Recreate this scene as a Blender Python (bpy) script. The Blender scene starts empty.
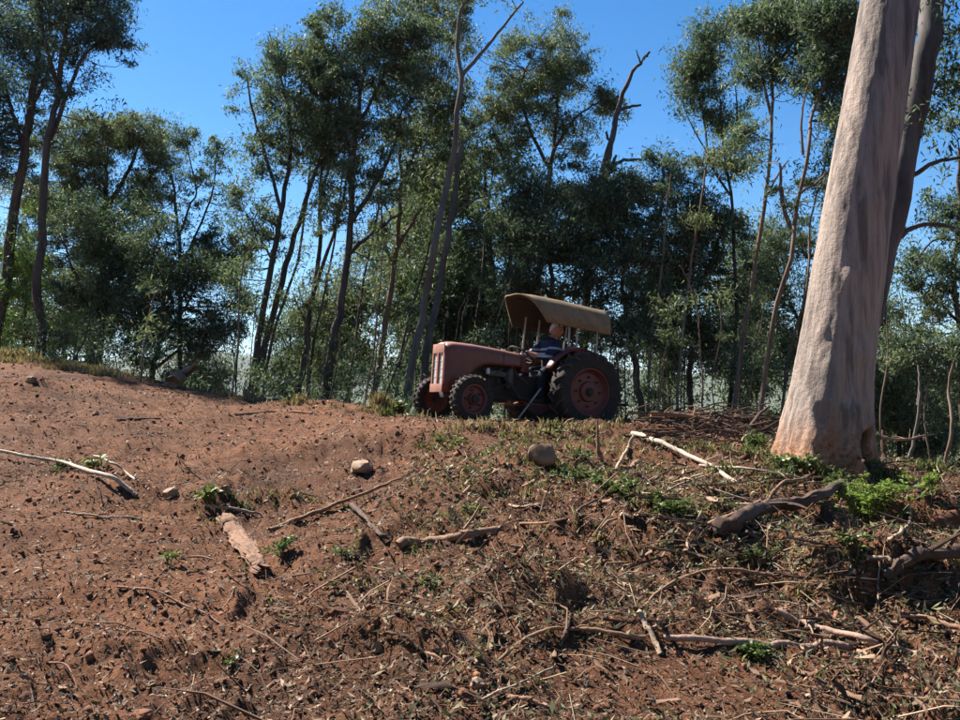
import bpy, bmesh, math, random
import numpy as np
from mathutils import Vector, Matrix, noise as mnoise

# ------------------------------------------------------------------ camera, world, sun, exposure
scene = bpy.context.scene
col = scene.collection
FPX, EYE = 866.0, 1.6                       # focal length in photo pixels (960 wide), eye height
PITCH = math.atan(40.0 / FPX)
cam_data = bpy.data.cameras.new('camera')
cam_data.sensor_width = 36.0
cam_data.lens = 36.0 * FPX / 960.0
cam_data.clip_start = 0.05
cam_data.clip_end = 30000
cam = bpy.data.objects.new('camera', cam_data)
cam.location = (0, 0, EYE)
cam.rotation_euler = (math.pi / 2 + PITCH, 0, 0)
col.objects.link(cam)
scene.camera = cam

SUN_DIR = Vector((-0.79, 0.613, 0.0)).normalized()   # horizontal direction towards the sun
SUN_EL = math.radians(48)
world = bpy.data.worlds.new('World')
scene.world = world
world.use_nodes = True
wn = world.node_tree
wn.nodes.clear()
w_out = wn.nodes.new('ShaderNodeOutputWorld')
w_bg = wn.nodes.new('ShaderNodeBackground')
w_sky = wn.nodes.new('ShaderNodeTexSky')
w_sky.sky_type = 'NISHITA'
w_sky.sun_disc = False
w_sky.sun_elevation = SUN_EL
w_sky.sun_rotation = math.atan2(SUN_DIR.x, SUN_DIR.y)
w_sky.altitude = 300
w_sky.air_density = 1.0
w_sky.dust_density = 0.2
w_sky.ozone_density = 4.0
w_bg.inputs['Strength'].default_value = 0.05
w_hs = wn.nodes.new('ShaderNodeHueSaturation')
w_hs.inputs['Saturation'].default_value = 1.34
wn.links.new(w_sky.outputs[0], w_hs.inputs['Color'])
wn.links.new(w_hs.outputs[0], w_bg.inputs[0])
wn.links.new(w_bg.outputs[0], w_out.inputs[0])

sun_data = bpy.data.lights.new('sun', 'SUN')
sun_data.energy = 5.0
sun_data.angle = math.radians(0.53)
sun_data.color = (1.0, 0.94, 0.86)
sun = bpy.data.objects.new('sun', sun_data)
sv = Vector((SUN_DIR.x * math.cos(SUN_EL), SUN_DIR.y * math.cos(SUN_EL), math.sin(SUN_EL)))
sun.rotation_euler = sv.to_track_quat('Z', 'Y').to_euler()
sun.location = sv * 60
col.objects.link(sun)

scene.view_settings.view_transform = 'Standard'
scene.view_settings.look = 'None'
scene.view_settings.exposure = 1.74
scene.view_settings.gamma = 1.0
scene.view_settings.use_curve_mapping = False
scene.render.engine = 'CYCLES'
scene.cycles.use_denoising = True
scene.cycles.max_bounces = 6
scene.cycles.transparent_max_bounces = 4

RNG = np.random.default_rng(7)
random.seed(7)

# ------------------------------------------------------------------ helpers: pixels of the photo -> places
CP, SP = math.cos(PITCH), math.sin(PITCH)
def ray(px, py):
    u = (px - 480.0) / FPX; v = (360.0 - py) / FPX
    return np.array([u, CP - v * SP, SP + v * CP])
def at(px, py, Y):                          # the point seen at that pixel, Y metres ahead
    d = ray(px, py)
    t = Y / d[1]
    return np.array([d[0] * t, Y, EYE + d[2] * t])

_perm = np.random.default_rng(3).permutation(256)
_perm = np.concatenate([_perm, _perm])
_gr = np.random.default_rng(4).uniform(-1, 1, 256)
def vnoise(x, y, seed=0):                   # value noise, -1..1
    x = np.asarray(x, float) + seed * 17.3; y = np.asarray(y, float) + seed * 9.7
    xi = np.floor(x).astype(int); yi = np.floor(y).astype(int)
    fx = x - xi; fy = y - yi
    fx = fx * fx * fx * (fx * (fx * 6 - 15) + 10); fy = fy * fy * fy * (fy * (fy * 6 - 15) + 10)
    def g(a, b): return _gr[_perm[_perm[a & 255] + (b & 255)]]
    return (g(xi, yi) * (1 - fx) + g(xi + 1, yi) * fx) * (1 - fy) + (g(xi, yi + 1) * (1 - fx) + g(xi + 1, yi + 1) * fx) * fy
def fbm(x, y, seed, oct=3):
    s = 0; a = 1; t = 0
    c, sn = 0.8, 0.6
    for k in range(oct):
        s = s + a * vnoise(x, y, seed + k); t += a
        x, y = 2.03 * (c * x - sn * y), 2.03 * (sn * x + c * y); a *= .5
    return s / t
def sstep(a, b, x):
    t = np.clip((x - a) / (b - a), 0, 1)
    return t * t * (3 - 2 * t)

# ------------------------------------------------------------------ terrain height
_cu = np.array([-260, -60, 0, 60, 130, 190, 250, 300, 370, 410, 480, 560, 630, 700, 780, 870, 960, 1100, 1300], float)
_cy = np.array([360, 356, 358, 365, 376, 388, 398, 404, 409, 414, 420, 425, 426, 430, 442, 462, 476, 490, 500], float)
_cd = np.array([19, 19, 18.5, 18, 17.5, 16.8, 16, 15, 13.2, 12.2, 11.4, 11.6, 12, 11.8, 11.6, 11.2, 11, 11, 11], float)
_cz = np.array([at(480, b, d)[2] for b, d in zip(_cy, _cd)])
_fu = np.linspace(-260, 1300, 400)
_k = np.exp(-np.linspace(-2, 2, 41) ** 2); _k /= _k.sum()
def _sm(v):
    w = np.interp(_fu, _cu, v); p = np.pad(w, 20, mode='edge')
    return np.convolve(p, _k, 'valid')
_fd, _fz = _sm(_cd), _sm(_cz)

# the tractor stands on its own level patch
TR_YAW = math.radians(180 + 29)             # heading: left and towards the camera
TR_POS = np.array([1.16, 13.0])             # rear axle centre on the ground
TR_Z, TR_SLOPE = 1.16, 0.075               # ground height under rear axle, rise per metre ahead
TR_H = np.array([math.cos(TR_YAW), math.sin(TR_YAW)])

def h_base(x, y):
    x = np.asarray(x, float); y = np.asarray(y, float)
    yy = np.maximum(y, 3.0)
    p = np.clip(480 + FPX * x / yy, -260, 1300)
    D = np.interp(p, _fu, _fd); zc = np.interp(p, _fu, _fz)
    t = y / D
    up = zc * np.where(t < 1, t, 1.0)
    q = np.maximum(y - D, 0)
    drop = 15 * (1 - np.exp(-(np.maximum(q - 1.0, 0) / 30) ** 1.35)) + 0.02 * np.minimum(q, 6)
    z = np.where(t < 0, np.maximum(zc * t, -1.5), up - drop)
    # level patch under the tractor
    dx = x - (TR_POS[0] + TR_H[0] * .8); dy = y - (TR_POS[1] + TR_H[1] * .8)
    a = dx * TR_H[0] + dy * TR_H[1]; b = -dx * TR_H[1] + dy * TR_H[0]
    w = np.exp(-((np.abs(a) / 1.9) ** 4 + (np.abs(b + .3) / 1.5) ** 4))
    zt = TR_Z + TR_SLOPE * (a + .8)
    return z * (1 - w) + zt * w, w

def _march(f, px, py, y0=1.5, y1=40):
    d = ray(px, py)
    ys = np.concatenate([np.linspace(y0, 20, 1200), np.linspace(20.02, y1, 200)])
    t = ys / d[1]
    xs = d[0] * t; zs = EYE + d[2] * t
    below = np.nonzero(zs < f(xs, ys))[0]
    i = below[0] if len(below) else int(np.argmin(zs - f(xs, ys)))
    return np.array([xs[i], ys[i], float(f(xs[i], ys[i]))])

# heaps and hollows of pushed-up soil: px, py, half-width px, half-depth m, height m
_heaps = [(300, 462, 95, .28, .16), (130, 500, 100, .35, .13), (405, 452, 40, .3, .10), (250, 510, 60, .3, .13), (215, 480, 40, .25, .10),
          (690, 424, 95, .8, .16), (620, 430, 40, .45, .10), (540, 470, 60, .4, .10), (470, 487, 40, .3, .11), (690, 552, 120, .30, .21),
          (520, 600, 70, .24, .18), (900, 600, 100, .35, .24), (930, 525, 70, .4, .22), (780, 520, 80, .3, .16), (480, 625, 60, .2, .09),
          (60, 610, 90, .35, -.08), (60, 640, 110, .22, .07), (330, 560, 60, .25, .09), (390, 640, 55, .18, .08), (15, 390, 40, .7, .18),
          (20, 408, 50, .5, -.16), (610, 655, 120, .22, .08), (860, 470, 60, .5, .12), (300, 408, 60, .5, .08), (60, 545, 70, .3, -.06),
          (480, 432, 60, .28, .06), (580, 435, 60, .28, .07), (180, 600, 70, .25, .06), (300, 640, 60, .2, .06), (120, 560, 50, .2, .05), (420, 500, 50, .25, .08)]
_hb = lambda x, y: h_base(x, y)[0]
_HP = []
for (a, b, wpx, hd, hh) in _heaps:
    p = _march(_hb, a, b)
    _HP.append((p[0], p[1], wpx * p[1] / FPX, hd, hh))
_p = at(826, 462, 9.6); _HP.append((_p[0] + .05, 9.45, .85, .75, .10))   # soil and litter drifted against the big trunk
_TRK2 = _march(_hb, 70, 405)                 # lug prints on the hump
_TRK = _march(_hb, 690, 690)                 # a strip of tyre-lug prints
_BAREP = _march(_hb, 130, 410)

def litter_mask(x, y):                       # 0 bare soil .. 1 thick bark and leaf litter
    x = np.asarray(x, float); y = np.asarray(y, float)
    u = x / np.maximum(y, 2.5)
    m = .33 + .8 * u + .40 * fbm(x * .55, y * .55, 31, 3)
    m = m + .40 * np.exp(-((y - 7.4) / 1.8) ** 2)
    m = m - .55 * sstep(9.0, 13, y) * sstep(-.12, -.35, u)
    m = m - .55 * np.exp(-((x - _TRK[0]) / .55) ** 2 - ((y - _TRK[1]) / .35) ** 2)
    m = m + .12 * (y < 6.5)
    return np.clip(m, .30, 1)

def height(x, y):
    x = np.asarray(x, float); y = np.asarray(y, float)
    z, w = h_base(x, y)
    near = 1 - sstep(24, 40, y)
    keep = near * (1 - .85 * w)
    wx = x + .15 * vnoise(x * 2.1, y * 2.1, 50); wy = y + .15 * vnoise(x * 2.1, y * 2.1, 51)
    z = z + keep * .07 * fbm(x * .45, y * .45, 1, 2)
    for (hx, hy, sx, sy, hh) in _HP:
        z = z + keep * hh * np.exp(-((wx - hx) / sx) ** 4 - ((wy - hy) / sy) ** 2) * (1 + .5 * vnoise(x * 3, y * 3, 8))
    m = litter_mask(x, y)
    rough = (.80 + .25 * sstep(-.25, .12, x / np.maximum(y, 3)) + .35 * sstep(.0, .3, x / np.maximum(y, 3)) - .2 * sstep(9, 13, y)) * (.55 + .75 * np.clip(fbm(x * .8, y * .8, 12, 2) + .25 + .3 * m, 0, 1))
    flat = np.exp(-((x - _TRK[0]) / .75) ** 4 - ((y - _TRK[1]) / .42) ** 4)
    rough = rough * (1 - .75 * flat)
    z = z + keep * rough * (.036 * (1 - 2 * np.abs(vnoise(wx * 2.3, wy * 2.3, 20)))
                            + .030 * (1 - 2 * np.abs(vnoise(wx * 5.1, wy * 5.1, 21)))
                            + .019 * (1 - 2 * np.abs(vnoise(x * 11, y * 11, 22)))
                            + .014 * vnoise(x * 24, y * 24, 23) + .009 * vnoise(x * 49, y * 49, 24))
    tr = flat * (np.clip(np.sin((y - .12 * x + .03 * vnoise(x * 3, y * 3, 5)) * 2 * math.pi / .058), -.6, .8)) * .009
    f2 = np.exp(-((x - _TRK2[0]) / 1.7) ** 4 - ((y - _TRK2[1]) / 2.6) ** 4)
    tr = tr + f2 * np.clip(np.sin((x * .55 + y * .83 + .06 * vnoise(x * 2, y * 2, 6)) * 2 * math.pi / .17), -.5, .7) * .011 * (vnoise(x * .9, y * .9, 44) > -.2)
    return z + keep * tr
def hz(x, y): return float(height(np.array([x]), np.array([y]))[0])
def gp(px, py): return _march(height, px, py)
def nrm(x, y, e=.03):
    n = np.stack([height(x - e, y) - height(x + e, y), height(x, y - e) - height(x, y + e), np.full(np.shape(x), 2 * e)], -1)
    return n / np.linalg.norm(n, axis=-1, keepdims=True)

# ------------------------------------------------------------------ mesh helpers
class MB:                                    # collects shapes for ONE mesh
    def __init__(s): s.v = []; s.f = []; s.n = 0; s.m = []
    def add(s, v, f, m=0):
        v = np.asarray(v, float).reshape(-1, 3)
        s.v.append(v)
        for q in f:
            s.f.append(tuple(int(i) + s.n for i in q)); s.m.append(m)
        s.n += len(v)
        return s
    def box(s, c, d, rot=None, bev=.0, m=0):
        c = np.array(c, float); hx, hy, hz_ = [t / 2 for t in d]
        if bev <= 0:
            v = np.array([[x, y, z] for x in (-hx, hx) for y in (-hy, hy) for z in (-hz_, hz_)])
            f = [(0, 1, 3, 2), (4, 6, 7, 5), (0, 4, 5, 1), (2, 3, 7, 6), (0, 2, 6, 4), (1, 5, 7, 3)]
        else:
            bm = bmesh.new(); bmesh.ops.create_cube(bm, size=1)
            for q in bm.verts: q.co = Vector((q.co.x * d[0], q.co.y * d[1], q.co.z * d[2]))
            bmesh.ops.bevel(bm, geom=list(bm.edges), offset=bev, segments=2, affect='EDGES', profile=.6)
            bm.verts.index_update()
            v = np.array([q.co[:] for q in bm.verts]); f = [tuple(q.index for q in p.verts) for p in bm.faces]; bm.free()
        if rot is not None: v = v @ np.array(Matrix(rot).to_3x3()).T if isinstance(rot, Matrix) else v @ np.array(rot).T
        return s.add(v + c, f, m)
    def tube(s, pts, rad, seg=8, cap=True, lump=0, m=0, seed=0, oval=1.0, jag=0, flute=0):
        pts = np.asarray(pts, float); n = len(pts)
        rad = np.full(n, rad, float) if np.ndim(rad) == 0 else np.asarray(rad, float)
        tan = np.gradient(pts, axis=0); tan /= np.linalg.norm(tan, axis=1, keepdims=True) + 1e-9
        a = np.array([0, 0, 1.]) if abs(tan[0][2]) < .8 else np.array([1., 0, 0])
        nv = np.cross(tan[0], a); nv /= np.linalg.norm(nv)
        V = []
        for i in range(n):
            nv = nv - tan[i] * nv.dot(tan[i]); nv /= np.linalg.norm(nv) + 1e-9
            bv = np.cross(tan[i], nv)
            for k in range(seg):
                th = 2 * math.pi * k / seg
                r = rad[i]
                d = nv * math.cos(th) + bv * math.sin(th) * oval
                if lump:
                    q = (pts[i] + d * r) / max(rad.mean() * 2.2, .004) + seed * 3.1
                    r = r * (1 + lump * mnoise.noise(Vector(q)))
                if flute: r = r * (1 + flute * mnoise.noise(Vector((math.cos(th) * 3.2, math.sin(th) * 3.2, i * .10 + seed))) + .6 * flute * mnoise.noise(Vector((math.cos(th) * 7, math.sin(th) * 7, i * .22 + seed))))
                p = pts[i] + d * r
                if jag and i in (0, n - 1):
                    p = p + tan[i] * (1 if i else -1) * jag * r * (1.1 * mnoise.noise(Vector((math.cos(th) * 1.3, math.sin(th) * 1.3, seed * 1.9 + i))) + .5 * random.random())
                V.append(p)
        F = []
        for i in range(n - 1):
            for k in range(seg):
                k2 = (k + 1) % seg
                F.append((i * seg + k, i * seg + k2, (i + 1) * seg + k2, (i + 1) * seg + k))
        if cap:
            if jag:
                V.append(pts[0] + tan[0] * rad[0] * .3); V.append(pts[-1] - tan[-1] * rad[-1] * .3)
                b, t = n * seg, n * seg + 1
                for k in range(seg):
                    F.append(((k + 1) % seg, k, b)); F.append(((n - 1) * seg + k, (n - 1) * seg + (k + 1) % seg, t))
            else:
                F.append(tuple(range(seg))[::-1]); F.append(tuple((n - 1) * seg + k for k in range(seg)))
        return s.add(V, F, m)
    def lathe(s, prof, axis_pt, axis='y', seg=32, m=0, close=True):  # prof: list of (r, t)
        c = np.array(axis_pt, float); V = []; n = len(prof)
        for k in range(seg):
            th = 2 * math.pi * k / seg
            for (r, t) in prof:
                if axis == 'y': V.append(c + np.array([r * math.cos(th), t, r * math.sin(th)]))
                elif axis == 'x': V.append(c + np.array([t, r * math.cos(th), r * math.sin(th)]))
                else: V.append(c + np.array([r * math.cos(th), r * math.sin(th), t]))
        F = []
        for k in range(seg):
            k2 = (k + 1) % seg
            for i in range(n if close else n - 1):
                j = (i + 1) % n
                F.append((k * n + i, k2 * n + i, k2 * n + j, k * n + j))
        return s.add(V, F, m)
    def build(s, name, mat, parent=None, smooth=True, bevel=0):
        me = bpy.data.meshes.new(name)
        v = np.concatenate(s.v) if s.v else np.zeros((0, 3))
        me.from_pydata(v.tolist(), [], s.f)
        mats = mat if isinstance(mat, (list, tuple)) else [mat]
        for q in mats: me.materials.append(q)
        if len(mats) > 1: me.polygons.foreach_set('material_index', np.array(s.m, dtype=np.int32))
        bm = bmesh.new(); bm.from_mesh(me); bmesh.ops.recalc_face_normals(bm, faces=bm.faces); bm.to_mesh(me); bm.free()
        if smooth:
            me.polygons.foreach_set('use_smooth', np.ones(len(me.polygons), dtype=bool))
            me.set_sharp_from_angle(angle=math.radians(42))
        me.update()
        o = bpy.data.objects.new(name, me); col.objects.link(o)
        if parent: o.parent = parent
        return o

def fast_mesh(name, V, k, mat, parent=None, smooth=False):    # V: (n*k,3) free polygons of k corners
    V = np.ascontiguousarray(V, dtype=np.float32); n = len(V) // k
    me = bpy.data.meshes.new(name)
    me.vertices.add(len(V)); me.vertices.foreach_set('co', V.ravel())
    me.loops.add(len(V)); me.loops.foreach_set('vertex_index', np.arange(len(V), dtype=np.int32))
    me.polygons.add(n); me.polygons.foreach_set('loop_start', np.arange(0, n * k, k, dtype=np.int32))
    me.polygons.foreach_set('loop_total', np.full(n, k, dtype=np.int32))
    me.materials.append(mat); me.update(calc_edges=True)
    o = bpy.data.objects.new(name, me); col.objects.link(o)
    if parent: o.parent = parent
    return o
def indexed_mesh(name, V, F, mat, parent=None, smooth=False):  # F: (n,k) index array
    V = np.ascontiguousarray(V, dtype=np.float32); F = np.ascontiguousarray(F, dtype=np.int32); n, k = F.shape
    me = bpy.data.meshes.new(name)
    me.vertices.add(len(V)); me.vertices.foreach_set('co', V.ravel())
    me.loops.add(n * k); me.loops.foreach_set('vertex_index', F.ravel())
    me.polygons.add(n); me.polygons.foreach_set('loop_start', np.arange(0, n * k, k, dtype=np.int32))
    me.polygons.foreach_set('loop_total', np.full(n, k, dtype=np.int32))
    if smooth: me.polygons.foreach_set('use_smooth', np.ones(n, dtype=bool))
    me.materials.append(mat); me.update(calc_edges=True)
    o = bpy.data.objects.new(name, me); col.objects.link(o)
    if parent: o.parent = parent
    return o

def tag(o, label=None, cat=None, group=None, kind=None):
    if label: o['label'] = label
    if cat: o['category'] = cat
    if group: o['group'] = group
    if kind: o['kind'] = kind
    return o
def empty(name, loc, rz=0):
    o = bpy.data.objects.new(name, None); col.objects.link(o)
    o.location = loc; o.rotation_euler = (0, 0, rz); o.empty_display_size = .2
    return o
def spline(pts, n):                          # Catmull-Rom through the points
    P = np.asarray(pts, float)
    if len(P) == 2: return np.linspace(P[0], P[1], n)
    Q = np.vstack([2 * P[0] - P[1], P, 2 * P[-1] - P[-2]])
    out = []
    for t in np.linspace(0, len(P) - 1 - 1e-6, n):
        i = int(t); f = t - i
        a, b, c, d = Q[i], Q[i + 1], Q[i + 2], Q[i + 3]
        out.append(.5 * (2 * b + (c - a) * f + (2 * a - 5 * b + 4 * c - d) * f ** 2 + (3 * b - a - 3 * c + d) * f ** 3))
    return np.array(out)

# ------------------------------------------------------------------ materials
MAT = {}
def nt(name):
    m = bpy.data.materials.new(name); m.use_nodes = True
    t = m.node_tree; t.nodes.clear()
    o = t.nodes.new('ShaderNodeOutputMaterial'); b = t.nodes.new('ShaderNodeBsdfPrincipled')
    t.links.new(b.outputs[0], o.inputs[0])
    MAT[name] = m
    return m, t, b, o
def N(t, kind, **kw):
    n = t.nodes.new(kind)
    for k, v in kw.items():
        if k in n.inputs: n.inputs[k].default_value = v
        else: setattr(n, k, v)
    return n
def ramp(t, src, stops):
    r = t.nodes.new('ShaderNodeValToRGB'); e = r.color_ramp.elements
    while len(e) < len(stops): e.new(.5)
    for i, (p, c) in enumerate(stops):
        e[i].position = p; e[i].color = (*c, 1) if len(c) == 3 else c
    t.links.new(src, r.inputs[0]); return r
def mixc(t, fac, a, b, mode='MIX'):
    n = t.nodes.new('ShaderNodeMix'); n.data_type = 'RGBA'; n.blend_type = mode
    for s, i in ((fac, 0), (a, 6), (b, 7)):
        if isinstance(s, (int, float)): n.inputs[i].default_value = s
        elif isinstance(s, tuple): n.inputs[i].default_value = (*s, 1)
        else: t.links.new(s, n.inputs[i])
    return n.outputs[2]
def coords(t, scale=(1, 1, 1), kind='Object'):
    c = t.nodes.new('ShaderNodeTexCoord'); mp = t.nodes.new('ShaderNodeMapping')
    mp.inputs['Scale'].default_value = scale
    t.links.new(c.outputs[kind], mp.inputs[0]); return mp.outputs[0]
def bump(t, b, h, strength, dist):
    n = N(t, 'ShaderNodeBump', Strength=strength, Distance=dist)
    t.links.new(h, n.inputs['Height']); t.links.new(n.outputs[0], b.inputs['Normal'])
def noisy(name, c1, c2, scale=8, rough=.8, bmp=.3, bdist=.02, stretch=(1, 1, 1), c3=None, island=False, metal=0, spec=.3, detail=6):
    m, t, b, o = nt(name)
    n = N(t, 'ShaderNodeTexNoise', Scale=scale, Detail=detail, Roughness=.65)
    t.links.new(coords(t, stretch), n.inputs['Vector'])
    st = [(.32, c1), (.68, c2)] if c3 is None else [(.3, c1), (.5, c2), (.7, c3)]
    r = ramp(t, n.outputs[0], st).outputs[0]
    if island:
        g = t.nodes.new('ShaderNodeNewGeometry')
        k = ramp(t, g.outputs['Random Per Island'], [(0, (.55, .55, .55)), (1, (1.35, 1.35, 1.35))]).outputs[0]
        r = mixc(t, 1.0, r, k, 'MULTIPLY')
    t.links.new(r, b.inputs['Base Color'])
    b.inputs['Roughness'].default_value = rough; b.inputs['Metallic'].default_value = metal
    b.inputs['Specular IOR Level'].default_value = spec
    if bmp: bump(t, b, n.outputs[0], bmp, bdist)
    return m
def leafmat(name, stops, trans=.35, rough=.45, spec=.4):
    m, t, b, o = nt(name)
    g = t.nodes.new('ShaderNodeNewGeometry')
    r = ramp(t, g.outputs['Random Per Island'], stops).outputs[0]
    t.links.new(r, b.inputs['Base Color'])
    b.inputs['Roughness'].default_value = rough; b.inputs['Specular IOR Level'].default_value = spec
    tr = t.nodes.new('ShaderNodeBsdfTranslucent'); t.links.new(mixc(t, 1.0, r, (.98, 1.12, .80), 'MULTIPLY'), tr.inputs[0])
    mx = t.nodes.new('ShaderNodeMixShader'); mx.inputs[0].default_value = trans
    t.links.new(b.outputs[0], mx.inputs[1]); t.links.new(tr.outputs[0], mx.inputs[2]); t.links.new(mx.outputs[0], o.inputs[0])
    return m
def plain(name, c, rough=.6, metal=0, spec=.4, var=.25, scale=14):
    c2 = tuple(q * (1 + var) for q in c); c1 = tuple(q * (1 - var) for q in c)
    return noisy(name, c1, c2, scale, rough, .08, .004, metal=metal, spec=spec)

# soil
m, t, b, o = nt('soil')
v = coords(t)
n1 = N(t, 'ShaderNodeTexNoise', Scale=.6, Detail=5, Roughness=.6); t.links.new(v, n1.inputs['Vector'])
n2 = N(t, 'ShaderNodeTexNoise', Scale=7, Detail=8, Roughness=.7); t.links.new(v, n2.inputs['Vector'])
n3 = N(t, 'ShaderNodeTexNoise', Scale=55, Detail=5, Roughness=.7); t.links.new(v, n3.inputs['Vector'])
c = ramp(t, n1.outputs[0], [(.30, (.088, .044, .026)), (.46, (.160, .073, .038)), (.66, (.225, .101, .051))]).outputs[0]
c = mixc(t, ramp(t, n2.outputs[0], [(.40, (.0, .0, .0)), (.62, (1, 1, 1))]).outputs[0], mixc(t, 1.0, c, (.55, .52, .52), 'MULTIPLY'), c)
c = mixc(t, ramp(t, n3.outputs[0], [(.54, (0, 0, 0)), (.72, (.65, .65, .65))]).outputs[0], c, (.24, .14, .085))
vo = N(t, 'ShaderNodeTexVoronoi', Scale=38); t.links.new(v, vo.inputs['Vector'])
fl = ramp(t, vo.outputs['Distance'], [(.10, (1, 1, 1)), (.2, (0, 0, 0))]).outputs[0]
pick = ramp(t, vo.outputs['Color'], [(.62, (0, 0, 0)), (.66, (1, 1, 1))]).outputs[0]
c = mixc(t, mixc(t, 1.0, fl, pick, 'MULTIPLY'), c, (.21, .135, .085))
t.links.new(c, b.inputs['Base Color']); b.inputs['Roughness'].default_value = .95; b.inputs['Specular IOR Level'].default_value = .12
hm = t.nodes.new('ShaderNodeMath'); hm.operation = 'ADD'; t.links.new(n2.outputs[0], hm.inputs[0]); t.links.new(n3.outputs[0], hm.inputs[1])
bump(t, b, hm.outputs[0], 1.0, .035)

noisy('clod', (.10, .046, .029), (.21, .098, .058), 9, .95, .5, .02, island=True, spec=.1)
noisy('far_land', (.05, .07, .03), (.10, .10, .05), .01, .95, 0, 0, spec=.1)
noisy('stone', (0.150, 0.088, 0.058), (0.286, 0.190, 0.129), 5, .9, .4, .02, c3=(0.204, 0.116, 0.068), spec=.2)
noisy('tan_stone', (.13, .075, .045), (.27, .175, .11), 6, .9, .6, .02, spec=.2)
noisy('dark_clod', (0.048, 0.024, 0.016), (0.116, 0.054, 0.034), 10, .95, .6, .02, spec=.1)
noisy('pale_wood', (.16, .108, .068), (.31, .225, .155), 22, .8, .6, .01, c3=(.22, .15, .095))
noisy('white_bark', (.17, .125, .09), (.36, .29, .225), 14, .8, .6, .01, c3=(.24, .165, .11))
noisy('brown_wood', (0.082, 0.042, 0.024), (0.231, 0.129, 0.075), 16, .85, .6, .01, c3=(0.136, 0.075, 0.044))
noisy('dark_wood', (.022, .014, .010), (.085, .05, .034), 14, .9, .9, .015, c3=(.05, .029, .02))
noisy('red_wood', (.085, .040, .026), (.25, .135, .085), 18, .85, .8, .014, c3=(.17, .082, .05))
noisy('bark_log', (.030, .017, .012), (.21, .115, .068), 14, .9, 1.0, .02, c3=(.12, .06, .036))
leafmat('litter', [(0, (.025, .017, .012)), (.4, (.078, .047, .030)), (.72, (.155, .098, .063)), (.92, (.24, .168, .115)), (1, (.36, .27, .195))], .12, .75, .2)
leafmat('twig', [(0, (0.041, 0.024, 0.015)), (.5, (0.136, 0.078, 0.048)), (.85, (0.231, 0.150, 0.095)), (1, (0.354, 0.265, 0.184))], .0, .85, .2)
leafmat('dry_grass', [(0, (0.150, 0.102, 0.048)), (.6, (0.272, 0.197, 0.095)), (1, (0.374, 0.299, 0.163))], .25, .6, .3)
leafmat('green_grass', [(0, (.05, .065, .018)), (.5, (.105, .125, .035)), (.8, (.19, .18, .06)), (1, (.26, .24, .10))], .3, .55, .3)
leafmat('weed_leaf', [(0, (.042, .064, .018)), (.6, (.088, .122, .034)), (1, (.17, .20, .07))], .3, .45, .35)
leafmat('bright_leaf', [(0, (.065, .105, .020)), (.6, (.135, .190, .034)), (1, (.26, .30, .075))], .38, .5, .3)
GUM = [(0, (.033, .050, .032)), (.45, (.068, .097, .057)), (.8, (.122, .150, .085)), (1, (.25, .265, .155))]
leafmat('gum_leaf', GUM, .45, .6, .22)
leafmat('olive_leaf', [(0, (.048, .061, .033)), (.5, (.098, .119, .060)), (1, (.25, .26, .13))], .40, .6, .22)
leafmat('blue_leaf', [(0, (.030, .050, .040)), (.5, (.060, .092, .070)), (1, (.15, .195, .14))], .40, .6, .22)
leafmat('dark_leaf', [(0, (.030, .048, .031)), (.5, (.062, .091, .053)), (.85, (.118, .148, .078)), (1, (.25, .275, .15))], .32, .6, .22)
leafmat('fresh_leaf', [(0, (.06, .10, .02)), (.5, (.11, .17, .035)), (1, (.20, .26, .07))], .35, .4, .45)
noisy('dark_bark', (.035, .028, .024), (.11, .085, .068), 5, .9, .8, .03, stretch=(1, 1, .25), spec=.15)
noisy('grey_bark', (.055, .047, .041), (.125, .108, .092), 3, .8, .5, .02, stretch=(1, 1, .25), c3=(.085, .072, .061), spec=.2)
noisy('brown_bark', (0.059, 0.041, 0.029), (0.168, 0.115, 0.081), 4, .85, .6, .02, stretch=(1, 1, .3), c3=(0.105, 0.070, 0.050), spec=.2)
noisy('dead_bark', (.04, .035, .032), (.12, .105, .095), 5, .85, .6, .02, stretch=(1, 1, .25), spec=.2)
noisy('pink_wood', (.15, .088, .062), (.30, .195, .145), 18, .85, .8, .012, c3=(.22, .13, .095))

# ------------------------------------------------------------------ the setting: one ground sheet to the horizon
us = np.concatenate([-np.geomspace(60, 1.0, 24), np.linspace(-.95, .95, 560), np.geomspace(1.0, 60, 24)])
rows = [np.linspace(-60, 1.6, 40)]
# rows finer near the crest, where the slope is seen flattest
inv = 1 / np.linspace(1 / 1.8, 1 / 10.2, 240)
rows += [inv, np.linspace(10.25, 19.8, 120), np.linspace(20, 45, 60), np.geomspace(46, 9000, 60)]
yr = np.concatenate(rows)
W = np.maximum(yr, 1.8)
W = np.where(yr > 60, 60 + (yr - 60) * .02, W)
X = us[None, :] * W[:, None]; Yg = np.repeat(yr[:, None], len(us), 1)
Z = height(X, Yg)
far = sstep(300, 3000, Yg)
V = np.stack([X, Yg, Z], -1).reshape(-1, 3)
nr, nc = X.shape
ii = (np.arange(nr - 1)[:, None] * nc + np.arange(nc - 1)[None, :]).ravel()
F = np.stack([ii, ii + 1, ii + nc + 1, ii + nc], 1)
ground = indexed_mesh('ground', V, F, MAT['soil'], smooth=True)
ground.data.materials.append(MAT['far_land'])
cy = Yg[:-1, :-1].ravel()
ground.data.polygons.foreach_set('material_index', (cy > 45).astype(np.int32)); ground.data.update()
tag(ground, 'red-brown cleared soil of the slope, churned into clods', kind='structure')

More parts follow.
